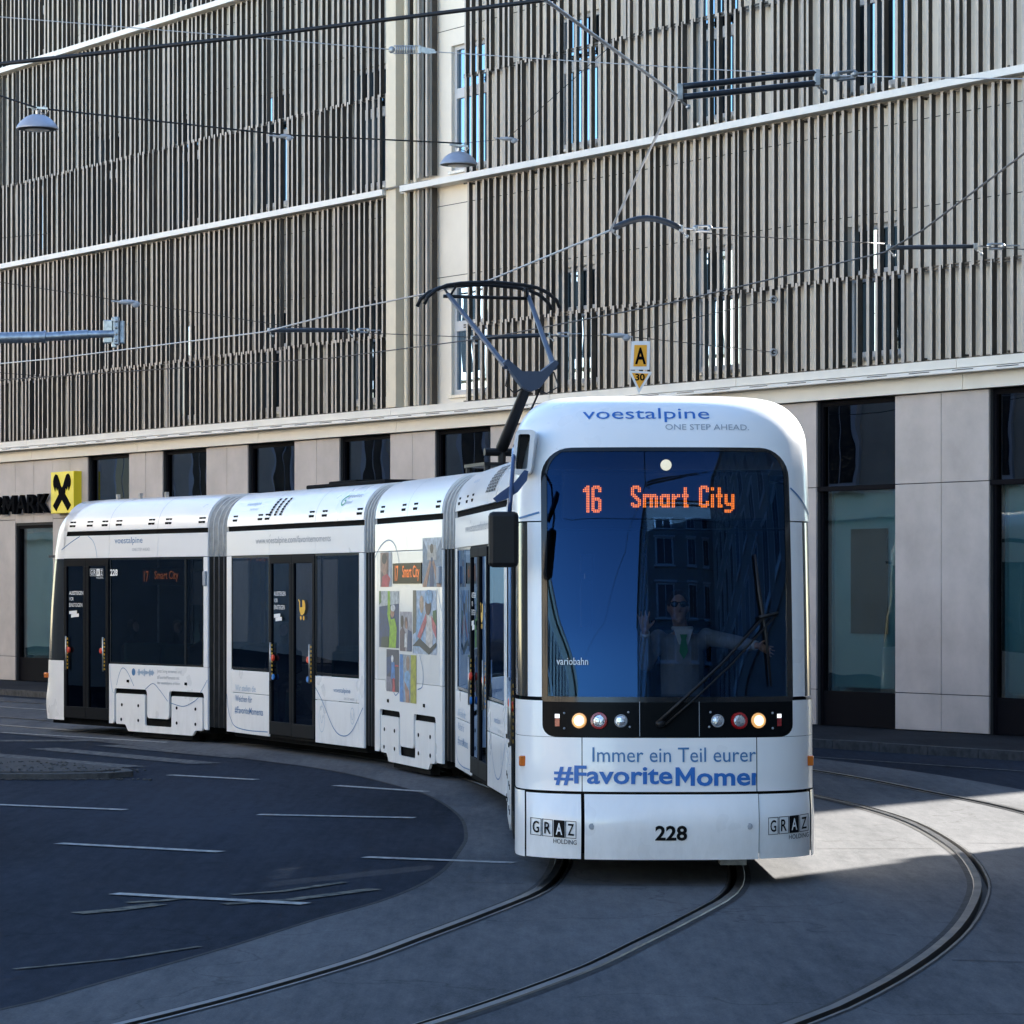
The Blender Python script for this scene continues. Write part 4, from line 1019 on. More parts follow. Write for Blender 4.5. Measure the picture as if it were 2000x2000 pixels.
N.patch('bumper_side',zs_,lambda z:-1.075,lambda z:-.668,M['white'],0,16); N.patch('bumper_side',zs_,lambda z:.676,lambda z:1.095,M['white'],0,16)
N.patch('corner_skirt',lin(.20,.70,8),None,lambda z:-1.083,M['white'],.004,8,xl=lambda z:LA-1.0); N.patch('corner_skirt',lin(.20,.70,8),lambda z:1.103,None,M['white'],.004,8,xr=lambda z:LA-2.2)
for yy in (-.585,.595):
    p=N.pt(yy,.455,.012); b=MB(); b.lathe([(0,.004),(.014,.004),(.016,.0),(.024,.0),(.026,-.012)],16,Matrix.Translation(p)@Matrix.Rotation(rad(90),4,'Y')); b.build('tow_eye_cap',M['greyprint'],SA.ob,smooth=30)
pbox(SA,'rail_guard',LA-.75,LA-.55,.42,.62,.12,.22,M['alu'])
# prints on the front
def fput(mb,t,y0,z0,off=.004,sub=True):
    vs,fs=t; bm=bmesh.new(); bv=[bm.verts.new((a,c,0)) for a,c in vs]
    for f_ in fs:
        try: bm.faces.new([bv[i] for i in f_])
        except ValueError: pass
    if sub:
        for _ in range(3):
            ed=[e for e in bm.edges if e.calc_length()>.07]
            if not ed: break
            bmesh.ops.subdivide_edges(bm,edges=ed,cuts=1); bmesh.ops.triangulate(bm,faces=bm.faces)
    bm.verts.index_update()
    mb.add([N.pt(y0+v.co.x,z0+v.co.y,off) for v in bm.verts],[tuple(v.index for v in f_.verts) for f_ in bm.faces]); bm.free()
def ftext(t,y0,y1,z0,z1,m,bold=0,off=.004,name='lettering',**k):
    b=MB(); fput(b,text_fit(t,y1-y0,z1-z0,bold,**k),y0,z0,off); return b.build(name,M[m],SA.ob,fix=False)
# (heights along the raked dome are stretched so that they read as printed)
ftext('voestalpine',-.63,.345,3.525,3.64,'blue',.0); ftext('ONE STEP AHEAD.',.0,.65,3.465,3.51,'greyprint')
ftext('Immer ein Teil eurer',-.58,.655,.935,1.045,'blue2',.0,.006)
def clip_right(t,ymax):
    vs,fs=t; bm=bmesh.new(); bv=[bm.verts.new((a,c,0)) for a,c in vs]
    for f_ in fs:
        try: bm.faces.new([bv[i] for i in f_])
        except ValueError: pass
    bmesh.ops.bisect_plane(bm,geom=list(bm.verts)+list(bm.edges)+list(bm.faces),plane_co=(ymax,0,0),plane_no=(1,0,0),clear_outer=True)
    bm.verts.index_update(); r=([(v.co.x,v.co.y) for v in bm.verts],[tuple(v.index for v in f_.verts) for f_ in bm.faces]); bm.free(); return r
fput_=lambda t,y,z:(lambda b_:(fput(b_,t,y,z,.006),b_.build('lettering',M['blue'],SA.ob,fix=False)))(MB())
fput_(text_fit('#Favorite',.885,.152,.022),-.865,.755); fput_(clip_right(text_fit('omen',.515,.098,.024),.452),.203,.755)
b=MB(); MP=[(.0,0),(.032,0),(.032,.082),(.073,.02),(.114,.082),(.114,0),(.146,0),(.146,.14),(.118,.14),(.073,.068),(.028,.14),(0,.14)]
b.add([N.pt(.043+x,.757+z,.006) for x,z in MP],[(0,1,2,11),(2,9,10,11),(2,3,9),(3,4,9),(4,7,8,9),(4,5,6,7)]); b.build('lettering',M['blue'],SA.ob,fix=False)
ftext('228',-.115,.125,.352,.465,'blackprint',.03,.016)
graz(SA,-1.045,-.70,.375,.505,put=lambda x,z,o:N.pt(x,z-.045*(x+1.045),.006+o),cols=('blackprint','whiteprint'))
graz(SA,.74,1.075,.385,.515,put=lambda x,z,o:N.pt(x,z+.04*(x-.74),.006+o),cols=('blackprint','whiteprint'))
b=MB(); c=catmull([(-1.12,2.79),(-1.08,2.80),(-.97,2.83)],20); L_=offset(c,-.008); R_=offset(c,.008); b.grid([[N.pt(p.x,p.y,.004),N.pt(q.x,q.y,.004)] for p,q in zip(L_,R_)]); b.build('decor_line',M['blue2'],SA.ob,fix=False)
b=MB(); c=catmull([(.965,3.02),(1.02,2.97),(1.08,2.9),(1.13,2.82)],20); L_=offset(c,-.006); R_=offset(c,.006); b.grid([[N.pt(p.x,p.y,.004),N.pt(q.x,q.y,.004)] for p,q in zip(L_,R_)]); b.build('decor_line',M['blue2'],SA.ob,fix=False)
ftext('variobahn',-.845,-.61,1.665,1.72,'whiteprint',.0,.004,sx=1)
# lamps
def lampdisc(y,z,r,m,name,ring=None,rr=1.25):
    p=N.pt(y,z,.004); d=N.nrm(N.phi(y,z),z); Mx=Matrix.Translation(p)@d.to_track_quat('Z','Y').to_matrix().to_4x4()
    b=MB(); b.lathe([(0,.012),(r*.6,.010),(r,.004)],24,Mx); b.build(name,M[m],SA.ob,smooth=True)
    b=MB(); b.lathe([(r,.002),(r*1.02,.012),(r*rr,.010),(r*(rr+.08),-.004)],24,Mx); b.build(name+'_ring',M[ring or 'tramblack'],SA.ob,smooth=40)
for sg in (-1,1):
    lampdisc(sg*.678,1.245,.040,'headlamp','headlight','headglow',1.38); lampdisc(sg*.53,1.245,.046,'clear','tail_light','red',1.36); lampdisc(sg*.365,1.245,.042,'clear','fog_light','greyprint',1.12)
    for z0,z1,m,nm in ((1.262,1.292,'whiteled','position_light'),(1.20,1.258,'red','marker_lens')):
        b=MB(); y=sg*.842; b.add([N.pt(y-.017,z0,.003),N.pt(y+.017,z0,.003),N.pt(y+.017,z1,.003),N.pt(y-.017,z1,.003)],[(0,1,2,3)]); b.build(nm,M[m],SA.ob,fix=False)
    for yy,zz in ((.79,1.30),(.79,1.185),(.31,1.31),(.30,1.2)):
        p=N.pt(sg*yy,zz,.002); b=MB(); b.ball(p,.009,4); b.build('bolt',M['greyprint'],SA.ob,smooth=True)
    b=MB(); p=N.pt(sg*1.10,.93,.0); b.box(p.x-.05,p.x+.04,p.y-.03,p.y+.03,.885,.965); b.build('side_marker',M['orange'],SA.ob,bevel=.01)
for yy in (-.225,.225):
    b=MB(); b.add([N.pt(yy-.002,1.13,.001),N.pt(yy+.002,1.13,.001),N.pt(yy+.002,1.39,.001),N.pt(yy-.002,1.39,.001)],[(0,1,2,3)]); b.build('band_seam',M['greyprint'],SA.ob,fix=False)
p=N.pt(.0,3.20,-.02); b=MB(); b.ball((p.x-.03,p.y,p.z),(.02,.043,.043),8); b.build('top_light',M['topled'],SA.ob,smooth=True)
# wiper
def npath(pts,off): return [N.pt(y,z,off) for y,z in pts]
b=MB(); b.tube(npath([(-.09,1.23),(.12,1.42),(.40,1.68),(.72,2.03)],.035),[.016,.014,.011,.010],8); b.tube(npath([(-.03,1.22),(.18,1.40),(.48,1.68),(.80,2.03)],.035),.008,6); b.ball(N.pt(-.07,1.225,.025),(.03,.04,.03),8); b.tube(npath([(.68,2.02),(.82,2.05)],.04),.014,8); b.build('wiper_arm',M['black'],SA.ob,smooth=True)
b=MB(); b.tube(npath([(.66,2.50),(.69,2.2),(.735,1.9),(.77,1.5)],.02),[.008,.014,.014,.008],6); b.build('wiper_blade',M['black'],SA.ob,smooth=True)
# destination display behind the windscreen
GLY={'1':['..##','.###','####','####']+['..##']*12,'6':['.####.','######','##..##','##..##','##....','##....','##....','#####.','######','##..##','##..##','##..##','##..##','##..##','######','.####.'],
'S':['.####.','######','##..##','##..##','##....','###...','.###..','..###.','...###','....##','##..##','######','.####.'],
'm':['########.','#########','##..##.##','##..##.##','##..##.##','##..##.##','##..##.##','##..##.##'],'a':['.#####','######','##..##','##..##','##..##','##..##','######','.#####'],
'r':['##.##','#####','###..','##...','##...','##...','##...','##...'],'t':['.##.','.##.','.##.','.##.','####','####','.##.','.##.','.##.','.##.','.###','.###'],
'C':['.####.','######','##..##','##..##']+['##....']*5+['##..##','##..##','######','.####.'],'i':['##','##','..','..','##','##','##','##','##','##','##','##'],
'y':['##..##','##..##','##..##','##..##','##..##','######','.#####','....##','....##','#####.','####..']}
b=MB(); pit=.0131
def led(ch,x,top):
    for r_,row in enumerate(GLY[ch]):
        for c_,q in enumerate(row):
            if q=='#':
                y=x+c_*pit; z=top-r_*pit; yy=LA-.60
                b.add([(yy,y,z),(yy,y+pit*.66,z),(yy,y+pit*.66,z-pit*.66),(yy,y,z-pit*.66)],[(0,1,2,3)])
    return x+(len(GLY[ch][0])+1)*pit
x=-.635; ZTOP=3.035
for ch in '16': x=led(ch,x,ZTOP)
x=-.265
for ch in 'Smart': x=led(ch,x,ZTOP-{'S':0,'m':5,'a':5,'r':5,'t':1}[ch]*pit)
x+=5*pit
for ch in 'City': x=led(ch,x,ZTOP-{'C':0,'i':1,'t':1,'y':5}[ch]*pit)
tag(b.build('led_dots',M['led'],SA.ob,fix=False),kind='stuff')
pbox(SA,'display_housing',LA-.72,LA-.612,-.80,.80,2.77,3.14,M['lining'],.02)
# cab interior
pbox(SA,'dashboard',LA-.95,LA-.36,-.80,.80,1.0,1.42,M['tramblack'],.05)
pbox(SA,'cab_floor',LA-2.2,LA-.6,-.85,.85,.8,.85,M['lining']); pbox(SA,'cab_back_wall',LA-2.2,LA-2.15,-1.08,1.08,.36,3.1,M['lining']); pbox(SA,'cab_ceiling',LA-2.2,LA-.75,-1.0,1.0,3.12,3.16,M['lining'])
pbox(SA,'driver_seat',LA-1.62,LA-1.45,-.08,.42,.9,2.0,M['under'],.06)
b=MB(); b.box(LA-.45,LA-.41,-.66,-.58,1.95,2.32); b.box(LA-.50,LA-.46,-.66,-.56,2.36,2.5); b.tube([(LA-.45,-.62,2.3),(LA-.48,-.62,2.4)],.008); b.build('cab_mirror',M['tramblack'],SA.ob,bevel=.015)
# mirror, its arm and the camera pod
b=MB(); b.box(LA-.42,LA-.30,-1.365,-1.135,2.405,2.83); b.build('mirror_head',M['black'],SA.ob,bevel=.035)
b=MB(); b.tube([(LA-1.02,-1.15,3.36),(LA-.80,-1.165,3.32),(LA-.5,-1.175,3.2),(LA-.36,-1.195,2.95),(LA-.36,-1.205,2.80)],.017,8); b.build('mirror_arm',M['navy'],SA.ob,smooth=True)
b=MB(); P=[(-1.33,2.93),(-1.27,2.98),(-1.17,3.05),(-1.09,3.15),(-1.06,3.14),(-1.07,3.07),(-1.14,2.98),(-1.22,2.93),(-1.30,2.90)]
b.plate(P,lambda a,c,t:Vector((LA-.40-.05*t,a,c))); b.build('wide_angle_mirror',M['navy'],SA.ob,bevel=.012)
fr=round_poly([(-1.19,3.13),(-1.035,3.13),(-1.00,3.47),(-1.15,3.47)],.04)
b=MB(); inn=[(-1.155,3.165),(-1.065,3.165),(-1.04,3.435),(-1.13,3.435)]; inn=round_poly(inn,.02)
n_=len(fr); xs0=LA-.66; vs=[Vector((xs0,y,z)) for y,z in fr]+[Vector((xs0,y,z)) for y,z in inn]+[Vector((xs0-.75,y+.12,z-.02)) for y,z in fr]+[Vector((xs0-.25,y,z)) for y,z in inn]
b.add(vs,[(i,(i+1)%n_,n_+(i+1)%n_,n_+i) for i in range(n_)]+[(i,(i+1)%n_,2*n_+(i+1)%n_,2*n_+i) for i in range(n_)],0)
b.add(vs,[(n_+i,n_+(i+1)%n_,3*n_+(i+1)%n_,3*n_+i) for i in range(n_)]+[tuple(3*n_+i for i in range(n_))],1)
b.build('mirror_pod',[M['white'],M['tramblack']],SA.ob)

# ---------------- rear nose of section E
NE=Nose(SE,-1.12,-1,3.60,3.12,rc=.45,xn=[(.2,-.04),(.5,0),(.7,-.05),(1.1,-.08),(1.4,-.10),(2.0,-.16),(2.7,-.28),(3.1,-.40),(3.3,-.52),(3.45,-.66),(3.55,-.8),(3.60,-1.0)],R=.85)
xe0=lambda z:.02
NE.patch('rear_lower_body',lin(.2,1.12,10),None,None,M['white'],0,36,xe0,xe0)
NE.patch('rear_window',lin(1.125,2.695,14),None,None,M['tramblack'],-.004,36,xe0,xe0)
NE.patch('rear_dome',lin(2.70,3.12,5)+[3.12+.48*math.sin(i/10*math.pi/2) for i in range(1,11)],None,None,M['white'],0,36,xe0,xe0)
b=MB(); b.add([NE.at(-1.5699+k*3.1398/24,3.6) for k in range(25)]+[Vector((.02,.7,3.6)),Vector((.02,-.7,3.6))],[tuple(range(27))]); b.build('rear_dome_top',M['white'],SE.ob)
b=MB(); p=NE.pt(-1.08,.88); b.box(p.x-.06,p.x+.05,p.y-.05,p.y+.03,.84,.92); b.build('side_marker',M['orange'],SE.ob,bevel=.01)
pbox(SE,'rear_bulkhead',-.05,0,-1.1,1.1,.3,2.7,M['lining'])

# ---------------- pantograph on section C
pa=MB(); r0=Vector((1.75,0.0,3.95)); kn=Vector((2.75,.06,4.84)); hd=Vector((1.0,.05,5.97))
pg=empty('pantograph',(0,0,0),0,SC.ob)
b=MB(); b.box(1.3,2.2,-.35,.4,3.72,3.76); 
for yy in (-.3,.35):
    for xx in (1.35,2.15): b.tube([(xx,yy,3.6),(xx,yy,3.73)],.04,10)
b.tube([(1.75,-.22,3.9),(1.75,.22,3.9)],.05,10); b.tube([(1.75,0,3.72),(1.75,0,3.9)],.05,10); b.build('base_frame',M['black'],pg,smooth=30)
b=MB(); b.tube([r0,kn+Vector((0,0,-.1))],[.075,.06],12); b.build('lower_arm',M['black'],pg,smooth=40)
b=MB(); b.tube([r0+Vector((-.15,.2,0)),kn+Vector((.05,.12,-.2))],.014,6); b.build('coupling_rod',M['black'],pg,smooth=True)
b=MB(); K=[(-.34,.08),(-.30,.12),(-.12,-.02),(.12,-.02),(.30,.12),(.34,.08),(.10,-.22),(0,-.26),(-.10,-.22)]
b.plate(K,lambda a,c,t:Vector((kn.x-.06+.12*t,kn.y+a,kn.z+c))); b.build('knuckle',M['panto'],pg,bevel=.01)
for sg in (-1,1):
    b=MB(); b.tube([kn+Vector((0,sg*.30,.03)),hd+Vector((0,sg*.52,-.10))],[.036,.029],10); b.build('upper_arm',M['panto'],pg,smooth=40)
b=MB(); b.tube([hd+Vector((0,-.58,-.12)),hd+Vector((0,.58,-.12))],.022,8)
b.build('head_spindle',M['black'],pg,smooth=True)
for dx in (-.17,.17):
    b=MB(); cur=[(-.87,-.24),(-.83,-.15),(-.72,-.06),(-.58,.0),(-.4,.03),(0,.055),(.4,.03),(.58,.0),(.72,-.06),(.83,-.15),(.87,-.24)]
    b.tube([hd+Vector((dx,a,c)) for a,c in cur],.024,8); b.build('collector_strip',M['black'],pg,smooth=True)
for sg in (-1,1):
    b=MB(); b.tube([hd+Vector((-.2,sg*.5,.0)),hd+Vector((.2,sg*.5,.0))],.016,6); b.tube([hd+Vector((0,sg*.5,-.12)),hd+Vector((-.12,sg*.55,.0))],.014,6); b.tube([hd+Vector((0,sg*.5,-.12)),hd+Vector((.12,sg*.45,.0))],.014,6); b.build('head_spring',M['black'],pg,smooth=True)
b=MB()
for sg in (-1,1):
    b.tube([kn+Vector((.02,sg*.28,-.02)),kn+Vector((.08,sg*.33,-.2)),kn+Vector((.0,sg*.2,-.28)),kn+Vector((-.05,sg*.05,-.2))],.01,6)
b.build('jumper_cable',M['cable'],pg,smooth=True)
# ================================================================= OVERHEAD LINES AND STREET FURNITURE
def smooth3(pts,n=8):
    P=[Vector(p) for p in pts]
    if len(P)<3: return P
    P=[2*P[0]-P[1]]+P+[2*P[-1]-P[-2]]; out=[]
    for i in range(1,len(P)-2):
        for k in range(n):
            t=k/n; a,b,c,d=P[i-1],P[i],P[i+1],P[i+2]
            out.append(.5*((2*b)+(c-a)*t+(2*a-5*b+4*c-d)*t*t+(3*b-a-3*c+d)*t**3))
    out.append(P[-2]); return out
def wire(name,pts,r,m,label,cat='wire',group=None,straight=False):
    o=Vector(pts[0]); root_pts=[Vector(p)-o for p in pts]
    b=MB(); b.tube(root_pts if straight else smooth3(root_pts),r,6); x=b.build(name,m,loc=tuple(o),smooth=True)
    return tag(x,label,cat,group)
WG='overhead wires of the tram junction'
pan=SC.w(1.0,.05,6.06)
wire('contact_wire',[(-9,7.5,5.6),(-2.6,13.0,5.56),W(1066,0,17.9),W(1321,186,21.5),W(1192,450,31),pan,W(700,601,41.3),W(518,648,44.5),W(109,700,51),W(-260,735,60)],.011,M['steelwire'],'contact wire touched by the pantograph of the tram','wire',WG,True)
wire('contact_wire',[(2.6,13.5,5.6),(4.1,19,5.62),W(2000,300,25.2),W(1803,449,30.6),W(1727,493,32.6),W(1300,594,38.6),W(958,659,43.7),W(650,699,47.6),W(0,742,53),W(-300,765,62)],.009,M['wire'],'contact wire above the empty second track','wire',WG,True)
wire('feeder_cable',[W(-200,152,21),W(0,125,20.5),W(500,70,20),W(1066,0,19.5),(10.1,17.2,6.9)],.014,M['cable'],'thick black feeder cable crossing high above the slat facade','cable',WG,True)
wire('span_wire',[W(-200,17,36),W(0,33,36),W(500,74,36),W(768,97,36)],.006,M['steelwire'],'grey span wire running into a spring tensioner','wire',WG)
wire('span_wire',[W(848,101,36),W(1200,124,35),W(1600,146,33),W(2000,154,31),W(2300,152,30)],.006,M['steelwire'],'grey span wire leaving the spring tensioner past the window bays','wire',WG)
wire('lamp_cable',[W(-200,170,48.5),W(0,187,49.6),W(73,211,50),W(550,263,53),W(902,280,55.3)],.014,M['cable'],'black cable carrying the two hanging street lamps','cable',WG,True)
e0=FP(9.05,.2,11.35)
wire('span_wire',[W(902,280,55.3),W(990,271,55.2),e0],.006,M['cable'],'thin wire from the second hanging lamp to the facade','wire',WG,True)
cl=W(1206,655,45)
wire('span_wire',[W(-200,515,45),W(0,551,45),W(240,588,45),W(540,634,45),W(700,650,45),W(930,659,45),cl],.006,M['wire'],'low span wire holding the A 30 sign and two black insulator rods','wire',WG,True)
for py,lab in ((585,'upper wire of the V-shaped wall anchor beside the sign'),(688,'lower wire of the V-shaped wall anchor carrying the sign')):
    a_=(1511-1000)/FOC; t=(BO.dot(BN)+.2)/(Vector((a_,1,0)).dot(BN)); e=Vector((a_*t,t,EYE_H+(HOR-py)*t/FOC))
    wire('anchor_wire',[cl,e],.006,M['wire'],lab,'wire',WG,True)
    b=MB(); b.lathe([(.05,-.012),(.065,0),(.05,.012),(.035,0),(.05,-.012)],14,Matrix.Translation((0,0,0))@Matrix.Rotation(rad(90),4,'X')); b.tube([(0,0,0),tuple(BN*-.2)],.015,6)
    tag(b.build('wall_hook',M['steelwire'],loc=tuple(e),smooth=True),'steel eye hook fixed between slats, holding the '+('upper' if py<600 else 'lower')+' anchor wire','hook')
wire('span_wire',[W(1340,447,31),W(1420,459,31.3),W(1727,476,32.5)],.005,M['wire'],'thin wire linking the curved rod to the straight rod','wire',WG)
wire('span_wire',[W(1915,480,32.5),W(2000,487,32.5),W(2300,500,32.5)],.005,M['wire'],'thin wire leaving the straight rod past the right window bays','wire',WG)
wire('span_wire',[W(-200,740,62),W(0,728,62),W(112,737,62)],.007,M['wire'],'short wire ending in a clamp low in front of the left slats','wire',WG,True)
wire('span_wire',[W(-200,474,65),W(0,465,65),W(100,456,66)],.006,M['wire'],'thin stay wire fixed to the left slats above the bracket arm','wire',WG,True)
# tensioner, insulators
def rod(p,q,label,bars=2,curve=0,r=.022):
    p=Vector(p); q=Vector(q); root=empty('pull_off_rod',tuple(p)); tag(root,label,'insulator rod','pull-off rods on the overhead wires')
    d=q-p; sep=Vector((0,0,.07)) if bars==2 else Vector((0,0,0))
    for k in range(bars):
        o=sep*(k-.5*(bars-1)); b=MB(); n=8
        b.tube([d*(i/n)+o+Vector((0,0,curve*math.sin(math.pi*i/n))) for i in range(n+1)],r,8); b.build('bar',M['insul'],root,smooth=True)
    for e,nm in ((Vector((0,0,0)),'clamp'),(d,'clamp')):
        b=MB(); hh=.055 if bars==2 else .03; b.box(e.x-.02,e.x+.02,e.y-.025,e.y+.025,e.z-hh,e.z+hh); b.tube([e+Vector((0,0,-hh)),e+d.normalized()*.06+Vector((0,0,-hh-.05))],.009,6); b.ball(e+d.normalized()*.06+Vector((0,0,-hh-.05)),.018,5); b.build(nm,M['alu'],root,bevel=.006)
    b=MB(); u=d.normalized(); b.tube([d+u*.03,d+u*.22+Vector((0,0,-.02))],.01,6); b.tube([d+u*.14+Vector((0,0,.02)),d+u*.28+Vector((0,0,.02))],.012,6); b.tube([d+u*.14+Vector((0,0,-.03)),d+u*.28+Vector((0,0,-.03))],.012,6); b.ball(d+u*.14,.03,5); b.ball(d+u*.28,.025,5); b.tube([d+u*.28,d+u*.45],.008,6); b.build('turnbuckle',M['alu'],root,smooth=30)
    return root
rod(W(1328,180,21.5),W(1596,152,21.8),'pair of black rods at the bright wire in front of the upper windows')
rod(W(1196,447,31),W(1330,446,31),'arched black rod on the contact wire above the tram sign',1,.10,.03)
rod(W(1735,484,32.6),W(1905,481,32.6),'straight black rod with metal clamps beside the right window bay',1)
rod(W(525,645,44.5),W(680,645,44.6),'black rod on the low span wire left of the pantograph',1,0,.03)
rod(W(922,660,44.6),W(1072,654,44.6),'black rod seen between the pantograph arms',1,0,.03)
root=empty('spring_tensioner',tuple(W(765,97,36))); tag(root,'metal spring tensioner on the grey span wire','tensioner')
b=MB(); 
for k in range(9): b.lathe([(.032,-.008),(.042,0),(.032,.008)],10,Matrix.Translation((.05+k*.026,0,0))@Matrix.Rotation(rad(90),4,'Y'))
b.build('spring',M['steelwire'],root,smooth=True)
b=MB(); b.box(.02,.32,-.01,.01,-.048,-.036); b.box(.02,.32,-.01,.01,.036,.048); b.box(.30,.33,-.02,.02,-.045,.045); b.ball((0,0,0),(.04,.02,.04),6); b.build('spring_frame',M['alu'],root,bevel=.006)
b=MB(); b.plate([(.33,.035),(.48,-.0),(.5,-.04),(.40,-.05),(.33,-.03)],lambda a,c,t:Vector((a,.02-.04*t,c))); b.build('clamp',M['alu'],root,bevel=.006)
for px,py,dep,lab in ((248,590,45,'dark egg insulator on the low span wire beside the bracket arm'),(550,266,53,'small metal clamp with bolts on the lamp cable'),(990,271,55.2,'oval link in the thin wire beside the second lamp'),(1206,655,45,'triangular wire clamp joining the wall anchor wires')):
    b=MB(); b.ball((0,0,0),(.14,.04,.035),6); b.tube([(-.22,0,.015),(.2,0,-.02)],.012,6); b.ball((.12,0,-.03),(.06,.03,.05),5)
    tag(b.build('line_clamp',M['greyprint'],loc=tuple(W(px,py,dep)),smooth=40),lab,'clamp')
# hanging lamps
def lamp(px,py,dep,label,D=.65):
    c=W(px,py,dep); root=empty('hanging_street_lamp',tuple(c)); tag(root,label,'street lamp','hanging street lamps')
    r=D/2
    b=MB(); b.lathe([(0,.215),(.04,.212),(.10,.20),(.18,.165),(.26,.10),(.31,.03),(r,.0),(r,-.015),(r-.03,-.02)],28); b.build('shade',M['lamp_shell'],root,smooth=50)
    b=MB(); b.lathe([(r-.02,-.012),(.20,-.03),(0,-.035)],28); b.build('rim_plate',M['black'],root,smooth=50)
    b=MB(); b.lathe([(.19,-.034),(.15,-.045),(0,-.05)],24); b.build('diffuser',M['lamp_in'],root,smooth=50)
    b=MB(); b.tube([(0,0,.2),(0,0,.27)],.03,8); b.bar((-.16,0,.33),(.16,0,.30),.04,.03); b.tube([(-.12,0,.34),(0,0,.26),(.12,0,.34)],.015,6); b.tube([(.02,0,.26),(.12,.02,.21),(.17,0,.27),(.12,0,.33)],.009,6); b.build('hanger',M['alu'],root,smooth=40)
    return root
lamp(73,250,50,'grey dome street lamp hanging in front of the left slats'); lamp(896,320,55.3,'grey dome street lamp hanging in front of the unslatted recess')
# traffic signal bracket arm from the left
pc=W(-330,1500,35); root=empty('signal_arm_pole',(pc.x,35,0)); tag(root,'galvanised signal pole with a long horizontal bracket arm','signal pole')
b=MB(); b.tube([(0,0,0),(0,0,5.6)],[.10,.08],14); b.build('pole',M['galv'],root,smooth=40)
o=Vector((pc.x,35,0)); A0=W(-330,668,35)-o; A1=W(88,658,35)-o; A2=W(172,653,35)-o; A3=W(228,652,35)-o
b=MB(); b.tube([A0,A1],.062,14); b.tube([A1,A2],.050,14); b.tube([A2,A3],.040,14); b.tube([A1-Vector((.012,0,0)),A1+Vector((.012,0,0))],.072,14); b.build('bracket_arm',M['galv'],root,smooth=40)
b=MB(); b.box(A3.x-.02,A3.x+.03,-.09,.03,A3.z-.12,A3.z+.18); b.build('end_bracket',M['galv'],root,bevel=.006)
b=MB(); b.box(A3.x-.15,A3.x-.03,.0,.08,A3.z-.10,A3.z+.15); b.box(A3.x-.06,A3.x+.0,.0,.06,A3.z-.15,A3.z+.18); b.build('clamp_plate',M['alu'],root,bevel=.01)
b=MB(); b.box(A3.x+.035,A3.x+.08,-.02,.08,A3.z-.10,A3.z+.14); b.build('signal_back_plate',M['galv'],root,bevel=.004)
for k in range(4): 
    b=MB(); b.ball((A3.x+.005,-.10,A3.z-.08+k*.07),.016,5); b.build('bolt',M['alu'],root,smooth=True)
# A 30 sign
sp=W(1251,722,45); root=empty('hanging_speed_sign',tuple(sp)); tag(root,'small hanging orange and white sign reading A above 30','sign')
M['sign_or']=mat('sign_orange',(.80,.36,.01),.45)
def sgn(P,m,y,nm,t=.012): 
    b=MB(); b.plate(P,lambda a,c,u:Vector((a,y+t*u,c))); return b.build(nm,m,root)
sgn([(-.145,0),(.125,0),(.135,.40),(-.125,.40)],M['whiteprint'],0,'upper_board'); sgn([(-.10,.045),(.085,.045),(.09,.345),(-.085,.345)],M['sign_or'],-.006,'orange_field',.004)
sgn([(-.17,-.01),(.165,-.03),(-.02,-.33)],M['whiteprint'],0,'lower_board'); sgn([(-.12,-.045),(.112,-.055),(-.018,-.265)],M['sign_or'],-.006,'orange_triangle',.004)
for t_,x0,w,z0,h_ in (('A',-.078,.155,.075,.235),('30',-.075,.135,-.155,.10)):
    b=MB(); vs,fs=text_fit(t_,w,h_,.03); b.add([(x0+a,-.009,z0+c) for a,c in vs],fs); b.build('lettering',M['black_l'],root,fix=False)
b=MB(); b.tube([(-.11,0,.39),(-.11,0,.47)],.006,5); b.tube([(.12,0,.39),(.12,0,.45)],.006,5); b.build('hanger',M['steelwire'],root)

# ================================================================= PEOPLE
def fuse(mb,voxel,name,m,parent,loc=None,rz=0):
    me=mb.mesh(name+'_raw',m,False); ob=bpy.data.objects.new('raw',me); col.objects.link(ob)
    r=ob.modifiers.new('r','REMESH'); r.mode='VOXEL'; r.voxel_size=voxel; r.use_smooth_shade=True
    s=ob.modifiers.new('s','SMOOTH'); s.iterations=4; s.factor=.5
    dg=bpy.context.evaluated_depsgraph_get(); dg.update()
    new=bpy.data.meshes.new_from_object(ob.evaluated_get(dg)); new.name=name
    if not new.materials: new.materials.append(m)
    bpy.data.objects.remove(ob)
    o=bpy.data.objects.new(name,new); col.objects.link(o)
    if parent: o.parent=parent
    return o
# driver: x forward (towards the camera), y to the tram's left, z up; origin on the cab floor
dx=LA-1.22
drv=empty('person',tuple(SA.w(dx,.17,.85)),SA.rz); tag(drv,'tram driver in light grey suit, green tie and sunglasses waving behind the windscreen','person')
H=Vector((.04,-.035,1.25))
def V3(x,y,z): return Vector((x,y,z))
b=MB()
b.ball(H,(.095,.075,.118),12); b.ball(H+V3(.02,0,-.07),(.075,.058,.07),10); b.ball(H+V3(.095,0,-.01),(.022,.014,.03),6); b.ball(H+V3(.085,0,-.062),(.018,.026,.012),6); b.ball(H+V3(.07,0,-.11),(.03,.03,.022),6)
for sg in (-1,1): b.ball(H+V3(-.005,sg*.077,-.01),(.022,.012,.034),6)
b.tube([H+V3(-.015,0,-.06),V3(.0,0,1.03)],[.055,.062],12)
b.tube([V3(0,0,1.05),V3(0,0,.85),V3(0,0,.5),V3(0,0,.35)],[.09,.16,.15,.16],14); b.ball(V3(0,0,.95),(.12,.19,.10),10)
Ls,Le,Lw=V3(0,-.19,1.0),V3(.12,-.29,.80),V3(.30,-.31,1.06)     # waving arm
Rs,Re,Rw=V3(0,.19,1.01),V3(.18,.41,.97),V3(.36,.56,.95)        # arm on the controls
